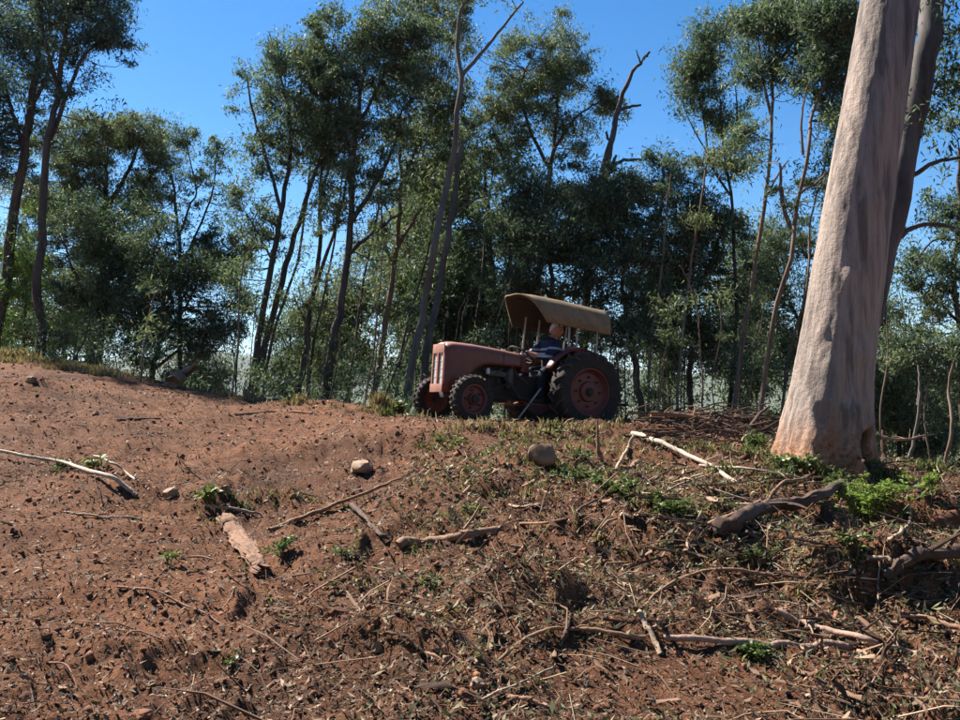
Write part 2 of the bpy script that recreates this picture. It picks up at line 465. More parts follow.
# distant hills beyond the valley
hx = np.linspace(-4200, 4200, 240); prof = np.array([0, .25, .6, .9, 1.0, .7, .2, -.1]); hy = np.array([0, 120, 300, 480, 620, 800, 1000, 1200.])
ridge = 128 + 46 * fbm(hx / 700, hx * 0, 61, 4) + 18 * fbm(hx / 160, hx * 0 + 3, 66, 3)
ridge = ridge + 55 * np.exp(-((hx + 900) / 500) ** 2)
HV = np.stack([np.repeat(hx[:, None], 8, 1), 2400 + hy[None, :] + 90 * vnoise(hx / 300, hx * 0, 3)[:, None],
               -16 + ridge[:, None] * prof[None, :]], -1).reshape(-1, 3)
i0 = (np.arange(239)[:, None] * 8 + np.arange(7)[None, :]).ravel()
hills = indexed_mesh('hills', HV, np.stack([i0, i0 + 1, i0 + 9, i0 + 8], 1), MAT['far_land'], smooth=True)
tag(hills, 'distant wooded hills glimpsed between the trunks', kind='structure')

# ------------------------------------------------------------------ loose stuff on the ground
def field(n, y0, y1, umax=.84, power=1.0, dens=None, seed=0):
    """n random ground points between two distances, spread evenly over the slope"""
    r = np.random.default_rng(seed); out = []
    got = 0
    while got < n:
        y = np.sqrt(r.uniform(y0 ** 2, y1 ** 2, n * 2)) if power == 1 else y0 * (y1 / y0) ** r.uniform(0, 1, n * 2)
        x = r.uniform(-umax, umax, n * 2) * y
        k = r.uniform(0, 1, n * 2) < (dens(x, y) if dens else 1)
        out.append(np.stack([x[k], y[k]], 1)); got += k.sum()
    p = np.concatenate(out)[:n]
    return p[:, 0], p[:, 1], r
def frame_on(x, y, r, tilt=.35):
    n = nrm(x, y); n = n + r.normal(0, tilt, n.shape); n /= np.linalg.norm(n, axis=1, keepdims=True)
    d = r.normal(0, 1, n.shape); d -= n * (d * n).sum(1, keepdims=True); d /= np.linalg.norm(d, axis=1, keepdims=True)
    return d, np.cross(n, d), n

# clods: lumpy little stones of soil
bm = bmesh.new(); bmesh.ops.create_icosphere(bm, subdivisions=1, radius=1)
bm.verts.index_update()
ICO_V = np.array([q.co[:] for q in bm.verts]); ICO_F = np.array([[w.index for w in p.verts] for p in bm.faces]); bm.free()
n = 11500
x, y, r = field(n, 2.6, 17, power=0, dens=lambda a, b_: (.25 + .75 * (fbm(a * 1.3, b_ * 1.3, 77, 2) > .05)) * (.35 + .65 * sstep(-.35, .1, a / b_)) * (1 - .9 * np.exp(-((a - _TRK[0]) / .75) ** 4 - ((b_ - _TRK[1]) / .42) ** 4)), seed=11)
size = .004 + .0075 * r.gamma(1.2, 1, n) ; size = np.clip(size, .004, .024) * (.7 + .05 * y)
size = np.where(r.uniform(0, 1, n) < .012, size * 1.9, size)
jit = 1 + r.uniform(-.42, .32, (n, len(ICO_V)))
d, e, nn = frame_on(x, y, r, .5)
sc = r.uniform(.65, 1.2, (n, 3)) * size[:, None]; sc[:, 2] *= .8
P = ICO_V[None] * jit[..., None] * sc[:, None, :]
P = P[..., 0:1] * d[:, None] + P[..., 1:2] * e[:, None] + P[..., 2:3] * nn[:, None]
base = np.stack([x, y, height(x, y) + size * .25], 1)
P = (P + base[:, None]).reshape(-1, 3)
Fc = (ICO_F[None] + (np.arange(n) * len(ICO_V))[:, None, None]).reshape(-1, 3)
tag(indexed_mesh('soil_clods', P, Fc, MAT['clod']), 'crumbled red-brown soil clods strewn over the slope', kind='stuff')

# leaf and bark litter: bent slips of two quads
n = 185000
x, y, r = field(n, 2.5, 15.5, power=0, dens=lambda a, b_: litter_mask(a, b_) ** .8, seed=12)
d, e, nn = frame_on(x, y, r, .45)
L = r.uniform(.010, .030, n) * (.75 + .09 * y) * np.where(r.uniform(0, 1, n) < .18, 1.9, 1); Wd = L * r.uniform(.14, .38, n); curl = L * r.uniform(-.15, .35, n)
c0 = np.stack([x, y, height(x, y) + .004 + .018 * r.uniform(0, 1, n) ** 2], 1)
a0 = c0 - d * (L / 2)[:, None] + nn * (curl * .6)[:, None]; a1 = c0 + d * (L / 2)[:, None] + nn * curl[:, None]
s = e * (Wd / 2)[:, None]
V = np.stack([a0, c0 - s, a1, c0 + s], 1).reshape(-1, 3)
V2 = np.arange(n * 4).reshape(n, 4)
Fl = np.concatenate([V2[:, [0, 1, 3]], V2[:, [1, 2, 3]]])
tag(indexed_mesh('leaf_litter', V, Fl, MAT['litter']), 'dry brown leaf and bark litter over the churned soil', kind='stuff')

# fresh olive slash leaves, thick below the tractor and round the big trunk
n = 19000
x, y, r = field(n, 3.2, 12.5, power=0, dens=lambda a, b_: np.clip(litter_mask(a, b_) * 1.1 * sstep(-.25, .05, a / b_) * (.25 + .75 * sstep(4.2, 6.2, b_)) * (fbm(a * 1.1, b_ * 1.1, 91, 2) > -.08), 0, 1), seed=17)
d, e, nn = frame_on(x, y, r, .6)
L = r.uniform(.03, .08, n) * (.7 + .04 * y); Wd = L * r.uniform(.18, .34, n); curl = L * r.uniform(-.1, .4, n)
c0 = np.stack([x, y, height(x, y) + .008 + .05 * r.uniform(0, 1, n) ** 2], 1)
s = e * (Wd / 2)[:, None]
V = np.stack([c0 - d * (L / 2)[:, None] + nn * (curl * .5)[:, None], c0 - s, c0 + d * (L / 2)[:, None] + nn * curl[:, None], c0 + s], 1).reshape(-1, 3)
V2 = np.arange(n * 4).reshape(n, 4)
leafmat('slash_leaf', [(0, (.035, .045, .018)), (.35, (.075, .085, .032)), (.65, (.14, .135, .055)), (.85, (.19, .15, .085)), (1, (.27, .23, .15))], .2, .6, .25)
tag(indexed_mesh('slash_leaves', V, np.concatenate([V2[:, [0, 1, 3]], V2[:, [1, 2, 3]]]), MAT['slash_leaf']), 'olive and greyish fallen gum leaves among the slash', kind='stuff')

# twigs: thin three-sided sticks with a kink
n = 4300
x, y, r = field(n, 2.6, 14.5, power=0, dens=lambda a, b_: litter_mask(a, b_) ** 2, seed=13)
d, e, nn = frame_on(x, y, r, .25)
L = (.05 + .16 * r.gamma(1.2, .8, n)) * (.75 + .03 * y); L = np.clip(L, .04, .5); rad = (.0018 + .007 * L) * r.uniform(.6, 1.5, n)
c0 = np.stack([x, y, height(x, y) + .008 + .02 * r.uniform(0, 1, n)], 1)
kink = (e * r.normal(0, .12, n)[:, None] + nn * r.uniform(0, .12, n)[:, None]) * L[:, None]
ends = [c0 - d * (L / 2)[:, None], c0 + kink, c0 + d * (L / 2)[:, None] + nn * (L * r.uniform(-.05, .15, n))[:, None]]
V = []
for i, (p, k) in enumerate(zip(ends, (1, .9, .35))):
    for q in range(3):
        th = q * 2.094
        V.append(p + (e * math.cos(th) + nn * math.sin(th)) * (rad * k)[:, None])
V = np.stack(V, 1).reshape(-1, 3)
f = np.array([(i * 3 + q, i * 3 + (q + 1) % 3, i * 3 + 3 + (q + 1) % 3, i * 3 + 3 + q) for i in range(2) for q in range(3)])
tag(indexed_mesh('twig_litter', V, (f[None] + (np.arange(n) * 9)[:, None, None]).reshape(-1, 4), MAT['twig']), 'broken twigs and root ends littering the cleared slope', kind='stuff')

# slabs and curls of shed bark
n = 1150
x, y, r = field(n, 3.0, 12.5, power=0, dens=lambda a, b_: litter_mask(a, b_) ** 2 * sstep(-.3, .15, a / b_), seed=19)
d, e, nn = frame_on(x, y, r, .35)
L = r.uniform(.06, .24, n) * (.55 + .06 * y); Wd = r.uniform(.005, .014, n) * (.55 + .06 * y)
c0 = np.stack([x, y, height(x, y) + .012 + .03 * r.uniform(0, 1, n)], 1); V = []
bend = r.normal(0, .10, n) * L
for a in (-.5, -.15, .2, .5):
    for q, lift_ in ((-1, 0), (0, .8), (1, 0)):
        V.append(c0 + d * (L * a)[:, None] + e * (Wd * q * (.75 + .25 * math.cos(a * 3)) + bend * (a * a * 4 - .5))[:, None] + nn * (Wd * lift_ + L * .10 * r.normal(0, .5, n))[:, None])
V = np.stack(V, 1).reshape(-1, 3)
f = np.array([(i * 3 + q, i * 3 + q + 1, i * 3 + q + 4, i * 3 + q + 3) for i in range(3) for q in range(2)])
leafmat('bark_slab', [(0, (.03, .018, .012)), (.4, (.085, .048, .03)), (.75, (.17, .10, .064)), (1, (.30, .20, .135))], 0, .85, .15)
tag(indexed_mesh('bark_slabs', V, (f[None] + (np.arange(n) * 12)[:, None, None]).reshape(-1, 4), MAT['bark_slab']), 'curled slabs of shed bark in the slash on the right', kind='stuff')

# grass: blades in tufts
def grass(name, label, spots, mat, seed):
    r = np.random.default_rng(seed); VV = []
    for (px, py, wpx, nb, hh, lean) in spots:
        p = gp(px, py); w = wpx * p[1] / FPX
        bx = p[0] + r.normal(0, .5, nb) * w; by = p[1] + r.normal(0, .22, nb) * max(w * .6, .15)
        bz = height(bx, by) - .01
        H = hh * r.uniform(.45, 1.15, nb); a = r.uniform(0, 6.283, nb); ln = lean * r.uniform(.3, 1.3, nb)
        dx, dy = np.cos(a) * ln, np.sin(a) * ln
        wd = r.uniform(.003, .007, nb) * (p[1] / 6) ** .7; sx, sy = -np.sin(a + .6) * wd, np.cos(a + .6) * wd
        b0 = np.stack([bx, by, bz], 1); m0 = b0 + np.stack([dx * .35 * H, dy * .35 * H, H * .6], 1); t0 = b0 + np.stack([dx * H, dy * H, H * (1 - .35 * ln)], 1)
        sd = np.stack([sx, sy, sx * 0], 1)
        VV.append(np.stack([b0 - sd, b0 + sd, m0 + sd * .8, t0, m0 - sd * .8], 1).reshape(-1, 3))
    return tag(fast_mesh(name, np.concatenate(VV), 5, mat), label, kind='stuff')
r0 = random.Random(5)
dry = [(r0.uniform(0, 110), 0, 22, 90, .15, .5) for _ in range(16)]
dry = [(a, float(np.interp(a, _cu, _cy)) + r0.uniform(-2, 4), w, nb, hh, l) for (a, _, w, nb, hh, l) in dry]
for a in list(np.linspace(115, 430, 26)) + [245, 250, 378, 384, 372, 366]:
    dry.append((a + r0.uniform(-6, 6), float(np.interp(a, _cu, _cy)) + r0.uniform(0, 3), 12, 16, .06 + .12 * r0.random() ** 2, .55))
dry += [(380, 410, 10, 160, .34, .3), (250, 399, 8, 70, .26, .35), (15, 358, 26, 260, .30, .45), (300, 404, 8, 60, .2, .35)]
for a in np.linspace(445, 620, 30): dry.append((a + r0.uniform(-4, 4), 427 + r0.uniform(-2, 8), 10, 16, .08 + .14 * r0.random() ** 2, .5))
for _ in range(46): dry.append((r0.uniform(420, 780), r0.uniform(428, 500), 16, 22, .08, .8))
for _ in range(26): dry.append((r0.uniform(250, 950), r0.uniform(500, 640), 20, 18, .06, .9))
grass('dry_grass', 'straw-coloured dry grass along the crest and in the litter', dry, MAT['dry_grass'], 21)
green = [(395, 413, 10, 150, .22, .5), (388, 416, 8, 60, .16, .5), (445, 442, 14, 70, .07, .8), (425, 448, 16, 60, .06, .9), (490, 452, 20, 60, .08, .8),
         (243, 505, 22, 60, .06, .9), (280, 545, 14, 50, .06, .9), (430, 580, 18, 60, .05, .9), (90, 466, 14, 50, .07, .9), (55, 470, 10, 30, .06, .9),
         (690, 560, 24, 60, .05, .9), (790, 600, 30, 60, .05, .9), (510, 440, 20, 70, .10, .7), (555, 428, 14, 60, .12, .6), (580, 470, 40, 160, .09, .8),
         (660, 500, 50, 150, .08, .8), (720, 470, 40, 150, .10, .8), (750, 455, 40, 180, .14, .7), (700, 445, 40, 120, .12, .7), (590, 440, 30, 80, .09, .7),
         (770, 655, 12, 60, .06, .8), (760, 660, 16, 50, .05, .9), (230, 665, 10, 20, .04, .8), (800, 590, 20, 40, .05, .8), (480, 660, 14, 20, .04, .8),
         (930, 470, 30, 160, .18, .7), (900, 478, 30, 140, .14, .7), (345, 508, 12, 30, .06, .8), (300, 500, 30, 60, .05, .9), (500, 500, 40, 60, .05, .9)]
for _ in range(80): green.append((r0.uniform(400, 960), r0.uniform(432, 560), 18, 22, .06, .9))
for _ in range(26): green.append((r0.uniform(770, 900), r0.uniform(462, 486), 14, 34, .13, .7))
for _ in range(16): green.append((r0.uniform(180, 420), r0.uniform(490, 590), 14, 14, .05, .9))
grass('green_grass', 'short green grass and weeds sprouting among the litter', green, MAT['green_grass'], 22)

# ------------------------------------------------------------------ trees
def leaf_tris(C, per, rad, size, r, flat=.6, droop=.7):
    """leaf triangles in loose hanging sprays round the centres C"""
    m_ = len(C); n = m_ * per
    ax = r.normal(0, 1, (m_, 3)); ax[:, 2] = -.25 - .6 * np.abs(ax[:, 2]); ax /= np.linalg.norm(ax, axis=1, keepdims=True)
    sc_ = rad * r.uniform(.45, 1.5, m_)
    t_ = r.uniform(-.65, .9, n); A = np.repeat(ax, per, 0); S_ = np.repeat(sc_, per)
    cross = r.normal(0, 1, (n, 3)); cross[:, 2] *= flat
    p = np.repeat(C, per, 0) + A * (t_ * S_ * 1.15)[:, None] + cross * (S_ * .34 * (1.15 - .4 * np.abs(t_)))[:, None]
    d = r.normal(0, 1, (n, 3)); d[:, 2] -= droop; d += A * .4; d /= np.linalg.norm(d, axis=1, keepdims=True)
    e = r.normal(0, 1, (n, 3)); e -= d * (e * d).sum(1, keepdims=True); e /= np.linalg.norm(e, axis=1, keepdims=True)
    L = size * r.uniform(.55, 1.4, n); w = L * r.uniform(.17, .32, n)
    a = p - d * (L * .5)[:, None]
    return np.stack([a - e * (w * .5)[:, None] + d * (L * .25)[:, None], a + e * (w * .5)[:, None] + d * (L * .1)[:, None], a + d * L[:, None]], 1).reshape(-1, 3)

LEAFN = [0]
G1 = 'tall gums on the ridge'
def tree(name, label, Y, trunk, r0, r1, crown, limbs=(), bark='dark_bark', leaf='gum_leaf', lai=1.0, size=.125, seed=1, cat='tree', group='trees behind the crest',
         clump=.31, second=None, spread=.55, top_stub=False):
    r = np.random.default_rng(seed * 101 + 5); random.seed(seed)
    r0 *= .82; r1 *= .85
    k = Y / FPX
    pts = [at(a, b_, Y) for a, b_ in trunk]
    for i in range(1, len(pts)): pts[i][1] += r.normal(0, .12)
    g = hz(pts[0][0], Y)
    x0 = pts[0][0] + (pts[0][0] - pts[1][0]) / max(pts[1][2] - pts[0][2], .3) * (pts[0][2] - g) * .5
    basept = np.array([x0, Y, g - .08])
    if pts[0][2] - g > .15: pts = [basept] + pts
    else: pts[0] = basept
    root = empty(name, (basept[0], basept[1], basept[2] + .08))
    O = np.array(root.location)
    tag(root, label, cat, group)
    skel = []                                # (point, radius)
    def strand(mb, P, ra, rb, seg, n):
        Q = spline(P, n)
        Q[1:-1] += r.normal(0, 1, (n - 2, 3)) * min(.5 * ra, .05) * .4
        R = np.linspace(1, 0, n) ** .8 * (ra - rb) + rb
        mb.tube(Q - O, R, seg, lump=.12, seed=seed)
        for q, w in zip(Q, R): skel.append((q, w))
        return Q
    mb = MB()
    stems = [(pts, r0, r1)]
    Q = strand(mb, pts, r0, r1, 9, 26)
    # root flare
    mb.tube([Q[0] - O - [0, 0, .1], Q[0] - O + (Q[1] - Q[0]) * .25, Q[0] - O + (Q[1] - Q[0]) * .8], [r0 * 1.55, r0 * 1.22, r0 * .98], 9, lump=.2, seed=seed)
    if second:
        for sp, sa, sb in second:
            P = [at(a, b_, Y + .35) for a, b_ in sp]
            gg = hz(P[0][0], Y + .35)
            if P[0][2] > gg + .1: P = [np.array([P[0][0] - .03, Y + .35, gg - .08])] + P
            strand(mb, P, sa, sb, 8, 22)
    mb.build('trunk', MAT[bark], root)
    if limbs:
        for L_ in limbs:
            mb = MB(); P = [at(a, b_, Y) for a, b_ in L_[0]]
            dy = L_[3] if len(L_) > 3 else r.uniform(-1, 1) * .6
            for i, q in enumerate(P): q[1] += dy * i / max(len(P) - 1, 1)
            strand(mb, P, L_[1], L_[2], 7, 12)
            mb.build('limb', MAT[bark], root)
    if crown:
        SK = np.array([q for q, w in skel]); SR = np.array([w for q, w in skel])
        mask = SK[:, 2] > g + .22 * (SK[:, 2].max() - g)
        SK, SR = SK[mask], SR[mask]
        C = []
        for cr in crown:
            (a, b_, rx, ry) = cr[:4]; dn = cr[4] if len(cr) > 4 else 1
            rx *= k * 1.38; ry *= k * 1.44; rz = max(spread * (rx + ry), .5)
            n = max(3, int(dn * lai * (8.8 if group == G1 else 7.4) * math.pi * rx * ry / (math.pi * clump ** 2)))
            q = r.normal(0, 1, (n, 3)); q /= np.linalg.norm(q, axis=1, keepdims=True); q *= (r.uniform(.02, 1, n) ** .37)[:, None]
            C.append(at(a, b_, Y) + q * np.array([rx, rz, ry]))
        C = [np.array([q for q in w if mnoise.noise(Vector(q) * 1.05 + Vector((seed * 3.7, 0, 0))) > -.04] or [w[0]]) for w in C]
        if group == G1 and len(crown) > 1:                      # stray sprays along the limbs knit the crown together
            pick = r.integers(0, len(SK), 26); C.append(SK[pick] + r.normal(0, .55, (26, 3)) * [1, 1, .7])
        C = np.concatenate(C)
        per = int(135 * (clump / .36) ** 2 * (.15 / size) ** 2)
        per = min(max(per, 60), 420)
        LV = leaf_tris(C, per, clump * 1.25, size, r)
        # branches from the nearest limb to each clump
        bt = MB()
        DS = np.linalg.norm(C[:, None] - SK[None], axis=2) + np.where(SK[None, :, 2] > C[:, None, 2] + .1, 3.0, 0)
        jn = DS.argmin(1)
        for c_, j in zip(C, jn):
            s_ = SK[j]; dist = np.linalg.norm(c_ - s_)
            if dist < .25: continue
            mid = (s_ + c_) / 2 + r.normal(0, .09, 3) * dist + np.array([0, 0, -.06 * dist])
            rb = min(SR[j] * .5, .006 + .008 * dist)
            bt.tube(spline([s_ - O, mid - O, c_ - O], 4), np.linspace(rb, .005, 4), 3, cap=False)
        br = bt.build('branches', MAT[bark], root)
        cw = fast_mesh('crown', LV - O, 3, MAT[leaf], root)
        br['kind'] = 'stuff'; cw['kind'] = 'stuff'
        LEAFN[0] += len(LV) // 3
    return root

G2 = 'dark dense trees behind the ridge'; G3 = 'slender gums by the big trunk'
tree('gum_tree', 'dark tall gum cut by the left picture edge, trunk curving rightwards', 22.5, [(-6, 345), (4, 280), (13, 215), (24, 150), (33, 95), (38, 45), (42, -20)], .20, .06,
     [(12, 30, 34, 30), (45, -15, 45, 25), (10, 85, 28, 24, .8), (-10, 130, 25, 30, .8), (30, 60, 24, 20, .7), (5, 165, 18, 16, .6), (-30, 60, 30, 60)],
     [([(24, 150), (12, 110), (2, 80)], .07, .02), ([(30, 110), (50, 70), (60, 30)], .06, .02), ([(13, 215), (30, 160), (34, 120)], .06, .03)], leaf='blue_leaf', seed=1, group=G1, lai=.85)
tree('gum_tree', 'tall gum with thick lower bole at the left end of the crest', 21, [(41, 369), (40, 335), (40, 288), (42, 240), (46, 180), (52, 130), (58, 90), (64, 50), (68, 10)], .16, .05,
     [(75, 12, 40, 24), (100, 34, 20, 12), (120, 38, 13, 8, .9), (62, 50, 24, 16, .7), (90, -20, 40, 22), (55, 90, 14, 12, .5)],
     [([(50, 140), (66, 95), (80, 62), (98, 42)], .06, .02), ([(58, 90), (52, 50), (50, 10)], .05, .02)], leaf='blue_leaf', seed=2, group=G1, lai=.9)
tree('gum_tree', 'broad domed gum with flat-topped crown against the sky, left of the sky gap', 28, [(88, 372), (96, 310), (104, 250), (108, 200), (106, 160)], .2, .05,
     [(95, 140, 34, 16, 1.3), (135, 136, 36, 14, 1.3), (62, 160, 26, 22), (160, 152, 26, 14, 1.1), (110, 172, 44, 18, .7), (85, 200, 40, 20, .7), (145, 190, 28, 20, .7), (40, 200, 26, 34, .8)],
     [([(104, 250), (86, 200), (78, 155)], .09, .03), ([(108, 205), (124, 170), (132, 140)], .08, .03), ([(106, 230), (135, 190), (158, 155)], .08, .03)], seed=3, group=G1, leaf='olive_leaf')
tree('dark_tree', 'dense dark evergreen below the domed crown', 25, [(98, 380), (104, 320), (112, 265), (118, 230)], .15, .05,
     [(115, 230, 44, 28, 1.4), (75, 240, 36, 26, 1.2), (150, 250, 36, 28, 1.3), (110, 275, 50, 24, 1.3), (70, 290, 34, 24), (135, 310, 38, 24)],
     [([(104, 320), (80, 280), (70, 245)], .07, .02), ([(110, 280), (135, 250), (150, 230)], .06, .02)], leaf='dark_leaf', lai=.72, seed=4, group=G2)
tree('dark_tree', 'dense dark bushy tree left of the thin branchy one', 24, [(150, 388), (158, 345), (165, 300), (168, 260)], .12, .04,
     [(165, 255, 34, 28, 1.3), (190, 290, 36, 26, 1.2), (155, 300, 36, 28, 1.3), (205, 330, 28, 20), (170, 340, 36, 24, 1.1)],
     [([(158, 345), (185, 310), (200, 280)], .05, .02), ([(160, 330), (140, 300), (134, 280)], .05, .02), ([(153, 370), (185, 345), (212, 325)], .05, .02)], leaf='dark_leaf', lai=.72, seed=5, group=G2)
tree('gum_tree', 'fresh light-green young tree behind the thick bole at left', 23, [(22, 372), (22, 320), (26, 260)], .07, .03,
     [(26, 235, 18, 24, 1.2), (12, 285, 20, 26, 1.2), (55, 330, 20, 18, 1.0), (20, 330, 20, 18, 1)], leaf='fresh_leaf', seed=6, group=G2)
tree('gum_tree', 'thin branchy gum with small tufts reaching into the sky gap', 26, [(180, 380), (182, 320), (180, 260), (176, 210), (170, 170)], .10, .03,
     [(186, 136, 12, 7, 1), (205, 178, 9, 7, .8), (215, 150, 10, 8, .8), (200, 230, 16, 14, .7), (225, 205, 10, 14, .8), (222, 260, 18, 20, .9), (232, 310, 20, 24, 1), (205, 270, 22, 16, .7), (185, 190, 10, 8, .6)],
     [([(178, 240), (190, 205), (196, 190), (186, 142)], .04, .015), ([(180, 270), (200, 225), (212, 190), (216, 152)], .04, .015), ([(181, 300), (205, 270), (230, 250)], .04, .015), ([(196, 190), (206, 180)], .02, .01)],
     leaf='gum_leaf', seed=7, group=G1, clump=.3)
tree('gum_tree', 'twin-stemmed slender gum leaning right, first pair right of the sky gap', 21.5, [(250, 398), (257, 350), (264, 305), (272, 260), (281, 210), (288, 160), (288, 110), (282, 80)], .13, .03,
     [(262, 80, 24, 18, .9), (252, 120, 16, 20, .7), (285, 60, 24, 14, .9), (300, 95, 26, 20, .8), (262, 160, 20, 20, .55), (250, 225, 16, 16, .7), (242, 190, 8, 10, .5), (310, 140, 24, 20, .6), (248, 280, 16, 16, .8), (290, 230, 20, 16, .4)],
     [([(281, 210), (268, 160), (256, 115), (252, 85)], .05, .015), ([(288, 150), (300, 110), (306, 80)], .04, .015), ([(272, 260), (258, 230), (250, 215)], .03, .01)],
     second=[([(255, 398), (264, 350), (277, 300), (291, 250), (304, 205), (320, 160), (330, 120)], .11, .03)], seed=8, group=G1, lai=1.05)
tree('gum_tree', 'slender dark gum forking low, between the twin stems and the thick leaning trunk', 22.5, [(297, 404), (304, 360), (310, 310), (316, 270), (320, 220), (322, 170), (320, 120)], .12, .03,
     [(322, 60, 26, 20, 1), (330, 105, 26, 20, .7), (312, 150, 24, 18, .5), (345, 150, 22, 20, .5), (330, 215, 22, 18, .4)],
     [([(312, 295), (326, 255), (338, 215), (348, 170)], .06, .02), ([(320, 200), (334, 150), (338, 100)], .04, .015)], seed=9, group=G1, leaf='olive_leaf', lai=1.05)
tree('gum_tree', 'thick dark gum leaning right with tallest rounded crown', 21.5, [(324, 402), (332, 355), (340, 310), (346, 265), (350, 215), (353, 165), (358, 115), (364, 70)], .16, .04,
     [(345, 32, 30, 16, 1.1), (385, 32, 32, 18, 1.1), (415, 45, 26, 18, 1), (365, 72, 44, 22, .95), (410, 85, 30, 22, .8), (350, 120, 34, 20, .6), (390, 130, 34, 22, .6), (370, 180, 40, 18, .4)],
     [([(349, 225), (372, 190), (392, 150), (402, 110)], .07, .02), ([(353, 165), (340, 110), (336, 60)], .05, .02), ([(356, 130), (384, 80), (398, 45)], .05, .02), ([(347, 255), (376, 232), (404, 215)], .05, .02)], seed=10, group=G1, lai=1.05)
tree('gum_tree', 'pale brown gum with sunlit bole, right of the thick leaning one', 24, [(374, 404), (380, 360), (388, 310), (394, 265), (400, 225), (402, 170), (404, 120)], .13, .04,
     [(425, 70, 22, 16, .9), (440, 100, 22, 22, 1.0), (415, 130, 26, 16, .8), (438, 150, 24, 16, 1.0), (420, 190, 28, 18, .7), (445, 15, 30, 18, .8), (395, 5, 26, 10, .8), (385, 240, 24, 20, .6)],
     [([(396, 250), (418, 215), (440, 190)], .06, .02), ([(402, 180), (424, 130), (436, 95)], .05, .02), ([(394, 268), (382, 230), (380, 190)], .05, .02)], bark='brown_bark', leaf='olive_leaf', seed=11, group=G1)
tree('sapling', 'thin bare sapling leaning right in front of the pale brown gum', 21, [(385, 402), (394, 375), (405, 345), (414, 315)], .035, .012, [(416, 310, 10, 8, .6)], seed=12, group=G2, clump=.25)
tree('gum_tree', 'tall pale-grey gum with bare forked top behind the tractor bonnet', 19, [(407, 400), (414, 350), (424, 300), (434, 252), (443, 205), (451, 160), (458, 115), (461, 75), (457, 40), (460, 15), (467, -15)], .12, .036,
     [(470, -28, 30, 18, .8)],
     [([(461, 76), (478, 56), (490, 40), (505, 20), (524, -4)], .05, .02, .3)], bark='grey_bark', seed=13, group=G1)
tree('dead_tree', 'snapped-off dark trunk close behind the pale-grey forked gum', 19.6, [(421, 398), (428, 350), (437, 300), (446, 250), (454, 200), (459, 165), (463, 142)], .12, .055, [], [([(452, 215), (476, 200), (500, 196)], .03, .01)], bark='dead_bark', seed=14, group=G1)
tree('gum_tree', 'spreading gum with layered light-green crown right of the forked top', 25, [(530, 330), (538, 270), (545, 215), (551, 165), (556, 130), (558, 90)], .15, .03,
     [(548, 35, 24, 16, 1.0), (530, 62, 28, 20, 1.0), (562, 62, 22, 14, .9), (572, 92, 26, 13, 1), (590, 100, 22, 9, .9), (612, 106, 12, 6, .9), (505, 85, 22, 22, .9), (520, 120, 28, 16, .6), (560, 125, 26, 14, .6), (498, 130, 24, 24, .8), (480, 60, 18, 18, .8), (478, 110, 18, 24, .8), (575, 140, 20, 10, .5)],
     [([(551, 170), (530, 130), (520, 90), (536, 50)], .06, .02), ([(546, 215), (510, 175), (492, 135)], .06, .02), ([(553, 150), (575, 120), (600, 104)], .05, .015), ([(462, 132), (488, 118), (512, 104), (530, 95)], .06, .03)], seed=15, group=G1, leaf='olive_leaf')
tree('dead_tree', 'leafless dead tree ending in an antler-like fork against the sky', 23, [(584, 330), (588, 270), (594, 215), (603, 175), (612, 140), (617, 112), (624, 90), (634, 72), (643, 58)], .15, .04, [],
     [([(643, 59), (650, 52)], .045, .03, 0), ([(641, 64), (636, 50)], .03, .012, 0), ([(603, 176), (611, 150), (606, 132)], .07, .03, 0), ([(596, 205), (612, 166), (618, 152)], .07, .03, .3), ([(617, 112), (628, 107), (641, 105)], .05, .03, 0), ([(606, 170), (622, 160), (648, 157)], .06, .03, .2)], bark='dead_bark', seed=16, group=G1)
tree('dark_tree', 'dark dense tree directly above the tractor canopy', 22, [(560, 380), (556, 330), (552, 280), (550, 230)], .14, .04,
     [(550, 190, 40, 26, 1.3), (585, 205, 34, 26, 1.2), (515, 215, 30, 28, 1.1), (550, 240, 50, 26, 1.2), (505, 265, 30, 24, 1), (580, 265, 44, 22, 1.1), (540, 290, 40, 18, .9)],
     [([(554, 300), (525, 260), (512, 225)], .06, .02), ([(551, 250), (580, 220), (592, 200)], .06, .02)], leaf='dark_leaf', lai=.72, seed=17, group=G2)
tree('dark_tree', 'dark dense tree under the antler-like dead fork', 21.5, [(640, 400), (632, 340), (626, 290), (624, 240)], .13, .04,
     [(615, 190, 32, 20, 1.2), (645, 205, 30, 26, 1.2), (610, 235, 40, 24, 1.2), (650, 250, 36, 26, 1.2), (620, 280, 44, 22, 1.2), (655, 300, 34, 22, 1.1), (630, 330, 40, 22, 1.1), (660, 155, 12, 8, .9), (672, 168, 12, 8, .9)],
     [([(628, 300), (650, 250), (662, 200), (662, 160)], .06, .02), ([(625, 260), (605, 225), (600, 200)], .05, .02)], leaf='dark_leaf', lai=.72, seed=18, group=G2)
tree('dark_tree', 'dark dense tree left of the slender pair, behind the curved sapling', 22.5, [(690, 415), (688, 350), (690, 290), (694, 240)], .12, .04,
     [(690, 210, 30, 24, 1.1), (715, 230, 30, 26, 1.1), (685, 255, 34, 24, 1.2), (720, 280, 34, 24, 1.1), (690, 305, 36, 22, 1.1), (720, 330, 32, 22, 1), (690, 350, 34, 22, 1), (680, 175, 14, 12, .8)],
     [([(690, 300), (712, 260), (722, 225)], .05, .02)], leaf='dark_leaf', lai=.72, seed=19, group=G2)
tree('sapling', 'curved bare sapling bowing left between the tractor and the big trunk', 16, [(702, 418), (699, 385), (700, 350), (697, 315), (688, 285), (676, 268)], .026, .010, [], bark='brown_bark', seed=20, group=G3, clump=.22)
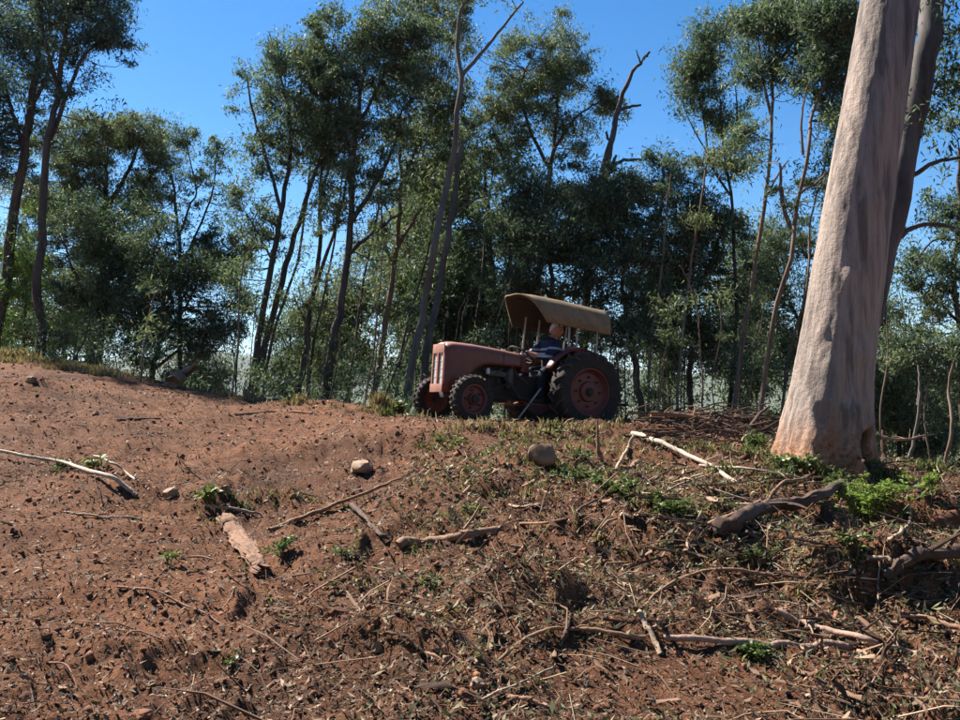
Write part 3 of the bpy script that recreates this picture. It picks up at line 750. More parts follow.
tree('gum_tree', 'slender gum with a many-forked sky-high crown, left of the leaning pair', 22, [(729, 418), (733, 360), (736, 300), (735, 245), (730, 195), (725, 150), (720, 100)], .075, .025,
     [(705, 45, 20, 14, 1), (722, 28, 18, 12, 1), (692, 65, 14, 12, .9), (712, 75, 22, 14, .8), (735, 60, 16, 18, .7), (700, 112, 16, 12, .5), (688, 92, 8, 10, .8), (728, 110, 20, 18, .6), (712, 160, 24, 18, .5), (742, 150, 18, 18, .5)],
     [([(730, 195), (712, 160), (706, 110), (700, 70)], .035, .012), ([(727, 170), (738, 120), (738, 70)], .03, .012), ([(712, 160), (695, 125), (686, 95)], .02, .01)], seed=21, group=G3, lai=1.45)
tree('gum_tree', 'pale slender gum with straight bole, left one of the leaning pair', 19, [(733, 425), (738, 380), (745, 330), (753, 275), (761, 220), (768, 165), (771, 110), (776, 60), (782, 10), (785, -30)], .068, .026,
     [(770, 20, 24, 20, .9), (795, 45, 22, 18, .8), (755, 75, 18, 20, .7), (785, 90, 22, 18, .7), (765, 130, 22, 18, .6), (790, 15, 26, 16, .8), (750, 20, 16, 14, .8)],
     [([(771, 115), (762, 75), (758, 35)], .035, .012), ([(776, 65), (795, 40), (812, 10), (820, -15)], .04, .015), ([(764, 200), (778, 175), (788, 160)], .03, .012)], bark='brown_bark', seed=22, group=G3, lai=1.45)
tree('gum_tree', 'slender brown gum with a low side fork, right one of the leaning pair', 17.5, [(760, 412), (767, 370), (776, 315), (786, 260), (795, 205), (803, 155), (812, 115), (826, 85), (840, 60)], .072, .026,
     [(835, 40, 24, 22, .9), (820, 75, 22, 16, .7), (845, 95, 18, 22, .8), (815, 20, 22, 18, .8), (835, 130, 20, 18, .7), (820, 165, 20, 16, .6), (775, 165, 16, 12, .6), (835, 200, 18, 18, .7), (850, 10, 20, 20, .9), (780, 200, 12, 10, .5)],
     [([(790, 228), (780, 205), (775, 188), (771, 170)], .05, .02), ([(803, 155), (800, 120), (806, 80)], .03, .012), ([(798, 195), (818, 180), (830, 165)], .03, .012)], bark='brown_bark', seed=23, group=G3, lai=1.45)
tree('dark_tree', 'dark tree filling the gap between the leaning pair and the big trunk', 24, [(800, 425), (802, 360), (804, 300), (806, 260)], .11, .04,
     [(770, 245, 28, 22, .9), (810, 250, 26, 24, 1), (780, 295, 30, 22, 1), (815, 310, 24, 24, 1), (765, 340, 30, 22, 1), (800, 355, 28, 22, 1), (745, 300, 20, 24, .9)],
     [([(803, 330), (785, 295), (772, 260)], .05, .02)], leaf='dark_leaf', lai=.72, seed=24, group=G2)
tree('gum_tree', 'dark leaning gum rising behind the right side of the big pale trunk', 12.5, [(838, 440), (850, 385), (864, 330), (880, 270), (895, 205), (908, 140), (920, 75), (932, 10), (940, -40)], .245, .19,
     [(945, 40, 18, 20, .6), (925, 110, 8, 24, .7), (955, 95, 14, 16, .7), (950, 160, 16, 12, .6), (940, -30, 40, 20, .7), (890, 130, 10, 20, .4)],
     [([(884, 255), (905, 232), (925, 224), (955, 228)], .05, .02), ([(900, 185), (930, 165), (962, 160)], .04, .02), ([(917, 100), (940, 70), (958, 50)], .05, .02)], bark='dead_bark', seed=25, group=G3, clump=.28)
tree('gum_tree', 'hanging-leaved gum cut by the right picture edge', 18, [(970, 470), (964, 400), (958, 340), (954, 280), (955, 220), (960, 150)], .10, .04,
     [(940, 250, 22, 20, .7), (955, 200, 20, 18, .8), (915, 270, 14, 16, .7), (935, 320, 24, 20, .8), (900, 310, 18, 18, .8), (960, 290, 16, 20, .8), (945, 130, 20, 14, .6), (950, 375, 18, 16, .7), (905, 350, 22, 18, .9)],
     [([(957, 320), (930, 300), (905, 300)], .035, .012), ([(955, 240), (935, 240), (915, 262)], .03, .012)], leaf='gum_leaf', seed=26, group=G3, lai=1.4)
tree('sapling', 'crooked thin bare sapling right of the big trunk', 12.6, [(903, 472), (912, 445), (917, 405), (919, 365)], .035, .018, [], [([(917, 405), (924, 388)], .012, .006)], bark='grey_bark', seed=27, group=G3)
tree('sapling', 'thin bare stem near the right picture edge', 15, [(943, 470), (948, 430), (955, 385), (962, 340)], .045, .02, [(955, 345, 14, 14, .7)], bark='brown_bark', seed=28, group=G3, clump=.25)
tree('gum_tree', 'olive bushy tree low down right behind the big trunk', 20, [(900, 470), (898, 420), (895, 370)], .08, .03,
     [(890, 370, 22, 20, 1), (915, 400, 22, 20, 1), (885, 415, 18, 18, 1), (945, 415, 22, 18, 1), (880, 330, 14, 16, .8), (925, 440, 22, 12, 1)], leaf='olive_leaf', seed=29, group=G2, clump=.35)
for i, (P_, lb, rad) in enumerate([
        ([(655, 425), (662, 385), (668, 340), (671, 300)], 'thin pale stem just right of the rear wheel', .022),
        ([(716, 425), (714, 380), (719, 330), (716, 285)], 'thin pale stem left of the straight slender bole', .02),
        ([(745, 425), (752, 380), (757, 335), (768, 290)], 'thin pale stem between the leaning pair', .02),
        ([(640, 422), (634, 390), (640, 350)], 'thin crooked pale stem behind the rear linkage', .018),
        ([(882, 455), (880, 410), (886, 360), (883, 320)], 'thin pale stem touching the right flank of the big trunk', .024),
        ([(930, 462), (926, 410), (934, 355), (931, 310)], 'thin pale stem right of the crooked sapling', .024),
        ([(365, 402), (372, 350), (380, 300), (384, 250)], 'thin straight pole stem beside the thick leaning gum', .03),
        ([(232, 396), (238, 340), (240, 290), (246, 240)], 'thin pole stem left of the twin-stemmed gum', .028),
        ([(140, 378), (146, 330), (156, 285)], 'thin stem among the dark bushes at left', .028)]):
    tree('sapling', lb, 16.5 + (i % 4) * .9, P_, rad, rad * .5, [(P_[-1][0], P_[-1][1], 12, 10, .5), (P_[-2][0] + 4, P_[-2][1], 8, 8, .3)], bark='brown_bark', leaf='olive_leaf', seed=120 + i, group='thin stems behind the crest', clump=.26)
for i, (P_, lb, rad, Yt, cr_) in enumerate([
        ([(262, 398), (276, 330), (296, 260), (308, 190), (312, 130)], 'slim dark gum leaning right, just right of the twin stems', .06, 23, [(306, 120, 20, 16, .5), (318, 150, 14, 12, .4)]),
        ([(309, 403), (314, 350), (324, 290), (336, 235), (342, 180)], 'slim dark gum just left of the thick leaning gum', .055, 23.5, [(344, 165, 18, 16, .5), (336, 200, 12, 10, .4)]),
        ([(346, 404), (356, 340), (364, 280), (376, 220), (384, 160)], 'slim dark gum between the thick leaning gum and the pale brown one', .06, 24, [(388, 150, 20, 18, .5), (378, 195, 14, 12, .4)]),
        ([(395, 404), (402, 350), (414, 300), (428, 250), (436, 200)], 'slim dark gum half hidden left of the pale-grey forked gum', .055, 22.5, [(438, 190, 20, 16, .5), (428, 235, 14, 12, .4)]),
        ([(470, 400), (474, 340), (482, 280), (486, 220), (494, 160)], 'slim gum rising behind the middle of the bonnet', .06, 24.5, [(496, 150, 22, 20, .5), (486, 205, 14, 12, .4)]),
        ([(505, 400), (510, 330), (516, 260), (512, 200)], 'slim gum rising left of the sunshade', .05, 24, [(512, 195, 20, 16, .5)]),
        ([(648, 425), (652, 350), (660, 280), (668, 210), (670, 175)], 'slim gum rising between the tractor and the curved sapling', .05, 20.5, [(668, 180, 16, 14, .5), (660, 230, 14, 12, .4)]),
        ([(676, 425), (682, 350), (694, 270), (700, 200), (708, 150)], 'slim pale gum rising left of the many-forked crown', .05, 19.5, [(706, 160, 18, 16, .5), (698, 210, 12, 12, .4)]),
        ([(782, 425), (790, 360), (802, 290), (812, 220), (828, 160)], 'slim pale gum close left of the big trunk', .05, 20, [(826, 170, 18, 18, .5), (812, 230, 14, 12, .4)])]):
    tree('slender_gum', lb, Yt, P_, rad, rad * .4, cr_, bark=('brown_bark' if i > 5 else 'dark_bark'), leaf=('gum_leaf', 'olive_leaf')[i % 2], seed=150 + i, group='slim gums of the wood')
# the row behind
B = [(-10, 33, 230, 'dark', 'dark'), (55, 34, 250, 'dark', 'olive'), (205, 33, 320, 'low', 'olive'), (290, 31, 300, 'mid', 'gum'), (345, 32, 290, 'mid', 'olive'), (412, 31, 265, 'mid', 'gum'), (470, 30, 225, 'mid', 'olive'),
     (505, 32, 200, 'mid', 'gum'), (665, 31, 235, 'mid', 'gum'), (745, 31, 215, 'mid', 'olive'), (850, 30, 280, 'mid', 'gum'), (925, 29, 330, 'mid', 'olive'),
     (318, 29, 265, 'mid', 'olive'), (446, 27, 225, 'mid', 'gum'), (425, 30, 120, 'mid', 'olive'), (480, 27, 130, 'mid', 'gum')]
BL = ['back-row tree filling the extreme left behind the curving gum', 'back-row tree behind the thick bole at left', 'low back-row tree at the foot of the sky gap', 'back-row tree behind the twin-stemmed gum',
      'back-row tree behind the thick leaning gum', 'back-row tree behind the pale brown gum', 'back-row tree behind the snapped trunk', 'back-row tree over the steering wheel end of the tractor',
      'back-row tree behind the tree under the dead fork', 'back-row tree behind the pale slender leaning gum', 'back-row tree hidden mostly by the big trunk', 'back-row tree low behind the crooked thin sapling',
      'half-height tree in the gap left of the thick leaning gum', 
      'half-height tree behind the foot of the pale-grey forked gum', 'tall back-row tree seen left of the forked bare top', 'tall back-row tree seen just right of the pale-grey forked gum']
protos = []
for i, ((bx, by, top, kd, lf), lb) in enumerate(zip(B, BL)):
    rr = random.Random(i + 40)
    h_ = 400 - top
    if i in (0, 4, 5, 7, 12):
        cr = []
        for q in range(10):
            f = q / 9
            cr.append((bx + rr.uniform(-36, 36), top + 14 + f * (h_ - 40) + rr.uniform(-8, 8), rr.uniform(18, 28), rr.uniform(13, 20), .62 + .15 * (f > .5)))
        o_ = tree('gum_tree', lb, by, [(bx + 4, 400), (bx, 400 - h_ * .35), (bx + 6, 400 - h_ * .7), (bx + 10, top + 16)], .12, .03, cr,
             [([(bx, 400 - h_ * .4), (bx - 16, 400 - h_ * .65), (bx - 22, top + 30)], .05, .02), ([(bx + 3, 400 - h_ * .55), (bx + 20, 400 - h_ * .75), (bx + 26, top + 26)], .05, .02)],
             leaf=lf + '_leaf', seed=50 + i, group='back row of trees', clump=.46, size=.16)
        protos.append((o_, h_ * by))
        continue
    B[i] = (bx, by, top, kd, lf, i)
for i, (e_, lb) in enumerate(zip(B, BL)):
    if len(e_) < 6: continue
    bx, by, top = e_[:3]; rr = random.Random(i + 60)
    src, hh = protos[i % len(protos)]
    p = at(bx, 400, by); k_ = (400 - top) * by / hh
    c_ = src.copy(); col.objects.link(c_); g = hz(p[0], by); gs = src.location.z
    zt = at(bx, top, by)[2]; st_ = max((q[2] for q in src.children[0].bound_box)) 
    k_ = (zt - g) / (st_ + .4)
    c_.location = (p[0], by, g - .02); c_.rotation_euler = (0, 0, rr.uniform(0, 6.28)); c_.scale = (min(k_ * 1.05, 1.4), min(k_ * 1.05, 1.4), k_); c_['label'] = lb
    for ch in src.children:
        d_ = ch.copy(); col.objects.link(d_); d_.parent = c_
# undergrowth below the crest: a thicket that reads as one mass
r = np.random.default_rng(90); C = []
for i in range(230):
    a = r.uniform(-30, 1000); Yb = r.uniform(19, 30)
    if 195 < a < 480 and r.uniform() < (.6 if a < 260 else .3): continue
    top = np.interp(a, [0, 60, 150, 250, 400, 480, 700, 800, 960], [335, 330, 335, 372, 345, 330, 345, 360, 405]) + r.uniform(-20, 60)
    C.append(at(a, top, Yb) + r.normal(0, .25, 3))
for i in range(80):
    a = r.uniform(395, 760); Yb = r.uniform(16, 19.5); p = at(a, 400, Yb)
    C.append(np.array([p[0], Yb, hz(p[0], Yb) + r.uniform(.1, .9)]))
for i in range(170):
    a = r.uniform(-30, 990); Yb = r.uniform(18.5, 27)
    if 200 < a < 250 and r.uniform() < .5: continue
    C.append(at(a, float(np.interp(a, _cu, _cy)) + 4 - 52 * r.uniform(0, 1) ** 1.5 * (.5 + .9 * abs(math.sin(a * .031))), Yb))
C = np.array(C)
LV = leaf_tris(C, 210, .55, .13, r, flat=.85)
tag(fast_mesh('undergrowth', LV, 3, MAT['dark_leaf']), 'dim mass of shrubs and saplings behind the crest', kind='stuff')
LEAFN[0] += len(LV) // 3
st = MB()
for i in range(80):
    a = r.uniform(0, 960); Yb = r.uniform(18, 28); p = at(a, 390, Yb); g = hz(p[0], Yb)
    top = at(a + r.normal(8, 22), r.uniform(270, 370), Yb)
    st.tube(spline([(p[0], Yb, g), (p + top) / 2 + r.normal(0, .15, 3), top], 6), np.linspace(.022, .007, 6), 5)
tag(st.build('undergrowth_stems', MAT['dark_bark']), 'thin stems of the thicket behind the crest', kind='stuff')
print('tree leaves', LEAFN[0])

# ------------------------------------------------------------------ the big gum trunk
m, t, b, o = nt('big_gum_bark')
v = coords(t, (1, 1, 1)); vs = coords(t, (1, 1, .09))
na = N(t, 'ShaderNodeTexNoise', Scale=2.6, Detail=7, Roughness=.6); t.links.new(vs, na.inputs['Vector'])
nb = N(t, 'ShaderNodeTexNoise', Scale=11, Detail=8, Roughness=.7); t.links.new(vs, nb.inputs['Vector'])
nc_ = N(t, 'ShaderNodeTexNoise', Scale=5.5, Detail=3, Roughness=.5); t.links.new(coords(t, (1, 1, .13)), nc_.inputs['Vector'])
nd = N(t, 'ShaderNodeTexNoise', Scale=16, Detail=6, Roughness=.7); t.links.new(v, nd.inputs['Vector'])
c = ramp(t, na.outputs[0], [(.32, (.17, .138, .118)), (.47, (.285, .222, .18)), (.60, (.385, .29, .232)), (.75, (.23, .182, .152))]).outputs[0]
c = mixc(t, ramp(t, nb.outputs[0], [(.44, (0, 0, 0)), (.66, (.72, .72, .72))]).outputs[0], c, (.085, .066, .056))
c = mixc(t, ramp(t, nc_.outputs[0], [(.555, (0, 0, 0)), (.62, (.6, .6, .6))]).outputs[0], c, (.075, .058, .05))
geo = t.nodes.new('ShaderNodeTexCoord'); sx = t.nodes.new('ShaderNodeSeparateXYZ'); t.links.new(geo.outputs['Object'], sx.inputs[0])
hn = t.nodes.new('ShaderNodeMath'); hn.operation = 'MULTIPLY_ADD'; hn.inputs[1].default_value = .66; t.links.new(nc_.outputs[0], hn.inputs[0]); t.links.new(sx.outputs['Z'], hn.inputs[2])
low = ramp(t, hn.outputs[0], [(.78, (1, 1, 1)), (1.0, (0, 0, 0))]).outputs[0]
low.node.color_ramp.elements[0].position = .45
low.node.color_ramp.elements[1].position = 1.0
oc = ramp(t, nd.outputs[0], [(.35, (.10, .04, .022)), (.48, (.26, .11, .05)), (.65, (.34, .22, .15))]).outputs[0]
c = mixc(t, low, c, oc)
at_n = t.nodes.new('ShaderNodeAttribute'); at_n.attribute_name = 'hollow_dark'
c = mixc(t, at_n.outputs['Fac'], c, (.012, .010, .009))
t.links.new(c, b.inputs['Base Color']); b.inputs['Roughness'].default_value = .8; b.inputs['Specular IOR Level'].default_value = .25
ad = t.nodes.new('ShaderNodeMath'); ad.operation = 'ADD'; t.links.new(nb.outputs[0], ad.inputs[0]); t.links.new(nd.outputs[0], ad.inputs[1])
bump(t, b, ad.outputs[0], .9, .03)

BT_Y = 9.6
gb = at(826, 462, BT_Y)
root = empty('gum_tree', (gb[0], BT_Y, hz(gb[0], BT_Y) - .02)); BO = np.array(root.location)
tag(root, 'massive smooth pale gum trunk in front, orange at its flared base', 'tree')
axis = spline([(gb[0], BT_Y, BO[2] - .25)] + [at(a, b_, BT_Y + .01 * (465 - b_) / 40) for a, b_ in [(827, 440), (836, 360), (848, 270), (861, 180), (876, 90), (890, 0), (905, -100), (922, -230), (930, -340)]], 230)
hgt = axis[:, 2] - BO[2]
prad_px = np.interp(hgt, [-.25, .05, .25, .5, .9, 1.5, 2.3, 3.3, 4.3, 5.4, 8], [55, 50, 46, 43, 39.5, 36.5, 34.5, 32, 30.5, 29, 22])
seg = 128; V = []; CH = []
for i, (p, rp) in enumerate(zip(axis, prad_px)):
    R = rp * BT_Y / FPX; h_ = max(hgt[i], 0)
    for k_ in range(seg):
        th = 2 * math.pi * k_ / seg; cx, sy = math.cos(th), math.sin(th)
        fl = math.exp(-h_ / .55)
        rr = R * (1 + fl * .12 * math.sin(5 * th + .7) + fl * .05 * math.sin(9 * th + 2) + .012 * math.sin(3 * th + h_ * .8))
        q = Vector((cx * 1.3, sy * 1.3, h_ * .42))
        rr += R * (.035 * mnoise.noise(q * 1.6 + Vector((3, 1, 7))) + .016 * mnoise.noise(Vector((cx * 4, sy * 4, h_ * 1.3))))
        rr += R * .014 * (1 + 4 * fl) * mnoise.noise(Vector((cx * 7, sy * 7, h_ * 5)))
        rr += R * .010 * (1 + 2 * fl) * mnoise.noise(Vector((cx * 13, sy * 13, h_ * 11)))
        # long hollow flutes low on the camera side, and small knots
        for (t0, wd, h0, h1, dp) in ((-1.62, .10, .0, 1.15, .07), (-2.05, .09, .0, .85, .05), (-1.15, .10, .1, .9, .05)):
            rr -= R * dp * math.exp(-((th - (t0 % 6.2832)) / wd) ** 2) * float(sstep(h0 - .3, h0 + .1, h_) * (1 - sstep(h1 - .3, h1 + .3, h_)))
        for (t0, h0, sz, dp) in ((-2.15, .62, .07, -.10), (-1.75, .30, .06, -.10), (-1.3, 1.25, .08, .08), (-1.9, 2.1, .07, .06), (-1.45, .62, .08, .07), (-2.4, 1.5, .06, .06), (-1.5, 2.9, .09, .07)):
            e_ = ((th - (t0 % 6.2832)) * R / sz) ** 2 + ((h_ - h0) / (sz * 1.4)) ** 2
            rr += R * dp * math.exp(-e_)
        # hollow on the right foot, coloured near black
        e_ = ((th - (-.85 % 6.2832)) / .34) ** 2 + ((h_ - .16) / (.30)) ** 2
        e_ += .5 * mnoise.noise(Vector((cx * 5, sy * 5, h_ * 6)))
        ch = float(1 - sstep(.55, 1.15, e_)); rr -= R * .30 * ch
        CH.append(ch)
        V.append((p[0] + rr * cx - BO[0], p[1] + rr * sy - BO[1], p[2] - BO[2]))
F = [(i * seg + k_, i * seg + (k_ + 1) % seg, (i + 1) * seg + (k_ + 1) % seg, (i + 1) * seg + k_) for i in range(len(axis) - 1) for k_ in range(seg)]
tk = indexed_mesh('trunk', np.array(V), np.array(F), MAT['big_gum_bark'], root, smooth=True)
ca = tk.data.attributes.new('hollow_dark', 'FLOAT', 'POINT'); ca.data.foreach_set('value', np.array(CH, dtype=np.float32))
r = np.random.default_rng(300); tipA = axis[-1]; LC = []
for (dx, dy, dz) in ((-1.6, 1.2, 3.0), (1.8, .4, 3.6), (.4, -1.2, 4.2), (2.6, 1.8, 2.2), (.2, 2.2, 4.8)):
    mb = MB(); e_ = tipA + np.array([dx, dy, dz]); P = spline([tipA - BO - [0, 0, .4], tipA - BO + np.array([dx * .35, dy * .35, dz * .5]), e_ - BO], 10)
    mb.tube(P, np.linspace(.17, .04, 10), 8, lump=.1); mb.build('limb', MAT['big_gum_bark'], root)
    LC.append(e_ + r.normal(0, .7, (26, 3)))
cw = fast_mesh('crown', leaf_tris(np.concatenate(LC), 90, .5, .2, r) - BO, 3, MAT['gum_leaf'], root); cw['kind'] = 'stuff'

# ------------------------------------------------------------------ tractor
def paint(name, c, dust, rough=.5, spec=.45, lit_top=None):
    m, t, b, o = nt(name)
    n = N(t, 'ShaderNodeTexNoise', Scale=5, Detail=7, Roughness=.65); t.links.new(coords(t), n.inputs['Vector'])
    n2_ = N(t, 'ShaderNodeTexNoise', Scale=26, Detail=4, Roughness=.7); t.links.new(coords(t), n2_.inputs['Vector'])
    k = ramp(t, n.outputs[0], [(.35, tuple(q * .75 for q in c)), (.65, tuple(min(q * 1.2, 1) for q in c))]).outputs[0]
    k = mixc(t, ramp(t, n2_.outputs[0], [(.5, (0, 0, 0)), (.75, (.6, .6, .6))]).outputs[0], k, dust)
    if lit_top:                               # sunlit top put into the colour: paler on upward faces
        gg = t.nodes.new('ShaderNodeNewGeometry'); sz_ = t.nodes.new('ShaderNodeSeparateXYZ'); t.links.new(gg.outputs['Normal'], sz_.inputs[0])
        k = mixc(t, ramp(t, sz_.outputs['Z'], [(.35, (0, 0, 0)), (.9, (.75, .75, .75))]).outputs[0], k, lit_top)
    n3_ = N(t, 'ShaderNodeTexNoise', Scale=9, Detail=9, Roughness=.75); t.links.new(coords(t), n3_.inputs['Vector'])
    k = mixc(t, ramp(t, n3_.outputs[0], [(.60, (0, 0, 0)), (.66, (.8, .8, .8))]).outputs[0], k, tuple(.25 * q + w for q, w in zip(c, (.035, .018, .012))))
    t.links.new(k, b.inputs['Base Color']); b.inputs['Roughness'].default_value = rough; b.inputs['Specular IOR Level'].default_value = spec
    return m
paint('faded_red', (.105, .027, .020), (.12, .064, .044), .45, lit_top=(.38, .20, .135))
paint('sunlit_red', (.33, .14, .09), (.32, .20, .14), .6)  # nose red lightened to paint in the sun falling on it
paint('shaded_underside', (.035, .028, .02), (.05, .035, .025), .9, .2)  # sunshade underside darkened, its shade painted into the colour
paint('dull_red', (.10, .022, .018), (.085, .04, .028), .6)
paint('grime', (.018, .016, .015), (.055, .038, .028), .7, .3)
paint('engine_grey', (.05, .048, .045), (.09, .065, .05), .6, .4)
paint('rubber', (.017, .016, .016), (.075, .048, .034), .8, .25)
paint('lug_dust', (.05, .037, .028), (.16, .10, .065), .9, .2)
paint('grille_metal', (.55, .53, .49), (.40, .33, .27), .45)
paint('bare_steel', (.30, .27, .245), (.20, .13, .085), .5)
paint('canopy_cloth', (.20, .135, .075), (.16, .10, .055), .85, .2)
paint('seat_red', (.20, .035, .025), (.15, .06, .04), .6)

slope = math.atan(TR_SLOPE)
tr = empty('tractor', (TR_POS[0], TR_POS[1], TR_Z))
tr.rotation_mode = 'XYZ'
tr.rotation_euler = (0, -slope, TR_YAW)
tag(tr, 'faded red vintage farm tractor with tan curved sunshade on the crest', 'tractor')
WB, RR, RF = 1.80, .558, .318
def wheel(name, loc, R, w, rimR, lugs, steer=0, rear=False):
    e_ = empty(name, loc); e_.parent = tr; e_.rotation_euler = (0, 0, steer)
    h_ = w / 2
    tb = MB()
    tb.lathe([(rimR, -h_ * .72), (rimR + .015, -h_ * .9), (R * .82, -h_), (R * .93, -h_ * .96), (R * .975, -h_ * .75), (R * .985, 0), (R * .975, h_ * .75), (R * .93, h_ * .96), (R * .82, h_), (rimR + .015, h_ * .9), (rimR, h_ * .72)], (0, 0, 0), 'y', 56)
    tb.build('tyre', MAT['rubber'], e_)
    lb = MB()
    for s in (-1, 1):
        for k in range(lugs):
            a = 2 * math.pi * (k + (.5 if s > 0 else 0)) / lugs
            if rear:          # slanted bar from the centre line out over the shoulder
                P0 = [(a, 0.0 * s, R * .985), (a + .10, s * h_ * .45, R * .985), (a + .19, s * h_ * .90, R * .95), (a + .22, s * h_ * 1.02, R * .86)]
                wd, up = .034, .034
            else:
                P0 = [(a, s * h_ * .25, R * .985), (a + .02, s * h_ * .72, R * .975), (a + .02, s * h_ * 1.0, R * .91)]
                wd, up = .030, .020
            Vv = []
            for (an, y_, rad) in P0:
                outv = np.array([math.cos(an), 0, math.sin(an)]); tg = np.array([-math.sin(an), 0, math.cos(an)])
                sidev = np.array([0, s * .6, 0]) if abs(y_) > h_ * .85 else np.zeros(3)
                c0 = outv * rad + np.array([0, y_, 0]); n_ = outv * (.75 if abs(y_) > h_ * .85 else 1) + sidev
                Vv += [c0 - tg * wd / 2 - n_ * .012, c0 + tg * wd / 2 - n_ * .012, c0 + tg * wd * .36 + n_ * up, c0 - tg * wd * .36 + n_ * up]
            n_ = len(P0); Ff = [(0, 1, 2, 3), tuple(4 * (n_ - 1) + q for q in (3, 2, 1, 0))]
            for i in range(n_ - 1):
                for q in range(4): Ff.append((4 * i + q, 4 * i + (q + 1) % 4, 4 * i + 4 + (q + 1) % 4, 4 * i + 4 + q))
            lb.add(Vv, Ff)
    lb.build('tread_lugs', MAT['lug_dust'], e_, smooth=False)
    rb = MB()
    d = h_ * .35
    rb.lathe([(rimR + .012, h_ * .80), (rimR - .012, h_ * .82), (rimR - .03, h_ * .55), (rimR * .80, d * .9), (rimR * .45, d), (rimR * .40, d + .035), (.03, d + .045), (.03, -d), (rimR * .8, -d), (rimR - .02, -h_ * .6), (rimR + .012, -h_ * .80)], (0, 0, 0), 'y', 40)
    rim = rb.build('rim', MAT['dull_red'], e_)
    nbm = MB()
    for k in range(8 if rear else 5):
        a = 2 * math.pi * k / (8 if rear else 5); q = rimR * .62
        nbm.lathe([(0.001, d + .03), (.016, d + .03), (.016, d - .02), (.001, d - .02)], (q * math.cos(a), 0, q * math.sin(a)), 'y', 6, close=False)
    nbm.lathe([(.001, d + .085), (.05, d + .085), (.06, d + .07), (.06, d), (.001, d)], (0, 0, 0), 'y', 16, close=False)
    hbo = nbm.build('hub_bolts', MAT['grime'], e_); hbo['kind'] = 'stuff'
    return e_
wheel('rear_wheel', (0, .66, RR), RR, .29, .335, 19, rear=True)
e2 = wheel('rear_wheel', (0, -.66, RR), RR, .29, .335, 19, rear=True); e2.rotation_euler = (0, 0, math.pi)
wheel('front_wheel', (WB, .58, RF), RF, .16, .195, 26, steer=.10)
e2 = wheel('front_wheel', (WB, -.58, RF), RF, .16, .195, 26); e2.rotation_euler = (0, 0, math.pi + .10)

# bonnet: arched shell with a deep nose and a cut-away side
st_x = np.array([2.06, 2.05, 2.02, 1.97, 1.90, 1.80, 1.72, 1.66, 1.60, 1.53, 1.45, 1.35, 1.2, 1.05, .92, .84])
inset = np.array([.055, .035, .015, .004, 0, 0, 0, 0, 0, 0, 0, 0, 0, 0, 0, 0])
topz = np.interp(st_x, [.84, 1.2, 1.6, 1.95, 2.06], [1.045, 1.075, 1.098, 1.10, 1.085]) - inset * .6
botz = np.interp(st_x, [.84, 1.2, 1.35, 1.45, 1.53, 1.60, 1.66, 1.72, 1.80, 1.97, 2.06], [.845, .84, .835, .825, .79, .73, .65, .55, .45, .40, .40])
hw = np.interp(st_x, [.84, 1.2, 1.7, 2.06], [.265, .262, .25, .235]) - inset
def section(x_, w_, zt, zb, rc=.105):
    P = [(x_, w_ + .004, zb), (x_, w_ + .004, zb + (zt - rc - zb) * .33), (x_, w_ + .003, zb + (zt - rc - zb) * .66)]
    for k in range(7):
        a = math.pi / 2 * k / 6
        P.append((x_, w_ - rc + rc * math.cos(a), zt - rc + rc * math.sin(a)))
    P.append((x_, w_ * .3, zt + .012)); P.append((x_, 0, zt + .015))
    return P + [(p[0], -p[1], p[2]) for p in P[-2::-1]]
S = [section(a, b_, c_, d_) for a, b_, c_, d_ in zip(st_x, hw, topz, botz)]
ns = len(S[0]); hb = MB()
hb.add([p for q in S for p in q], [(i * ns + k, i * ns + k + 1, (i + 1) * ns + k + 1, (i + 1) * ns + k) for i in range(len(S) - 1) for k in range(ns - 1)])
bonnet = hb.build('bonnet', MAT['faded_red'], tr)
sol = bonnet.modifiers.new('thick', 'SOLIDIFY'); sol.thickness = .008; sol.offset = -1
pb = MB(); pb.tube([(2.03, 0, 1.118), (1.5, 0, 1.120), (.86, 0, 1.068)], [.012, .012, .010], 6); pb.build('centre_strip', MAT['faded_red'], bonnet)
# nose: surround, lower panel and grille
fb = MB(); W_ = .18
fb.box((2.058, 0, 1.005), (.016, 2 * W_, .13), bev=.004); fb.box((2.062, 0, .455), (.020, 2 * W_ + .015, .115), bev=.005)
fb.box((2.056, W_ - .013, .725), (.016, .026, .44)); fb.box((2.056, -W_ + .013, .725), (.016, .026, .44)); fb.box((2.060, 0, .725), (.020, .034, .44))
nose = fb.build('nose_panel', MAT['sunlit_red'], tr)
gr = empty('grille', (2.04, 0, .725)); gr.parent = tr
gb_ = MB(); gb_.box((-.03, 0, 0), (.01, .32, .44)); gb_.build('grille_backing', MAT['grime'], gr)
slat = MB(); slat.box((0, 0, 0), (.012, .0105, .436)); s0 = slat.build('grille_slat', MAT['grille_metal'], gr)
ys = [s * (.026 + .0165 * k) for s in (-1, 1) for k in range(8)]
s0.location = (0, ys[0], 0)
for q in ys[1:]:
    c_ = s0.copy(); col.objects.link(c_); c_.parent = gr; c_.location = (0, q, 0)
for s in (-1, 1):
    for zz in (-.11, 0, .11):
        gf = MB(); gf.box((.008, s * .084, zz), (.006, .128, .006)); gf.build('grille_cross_bar', MAT['grille_metal'], gr)
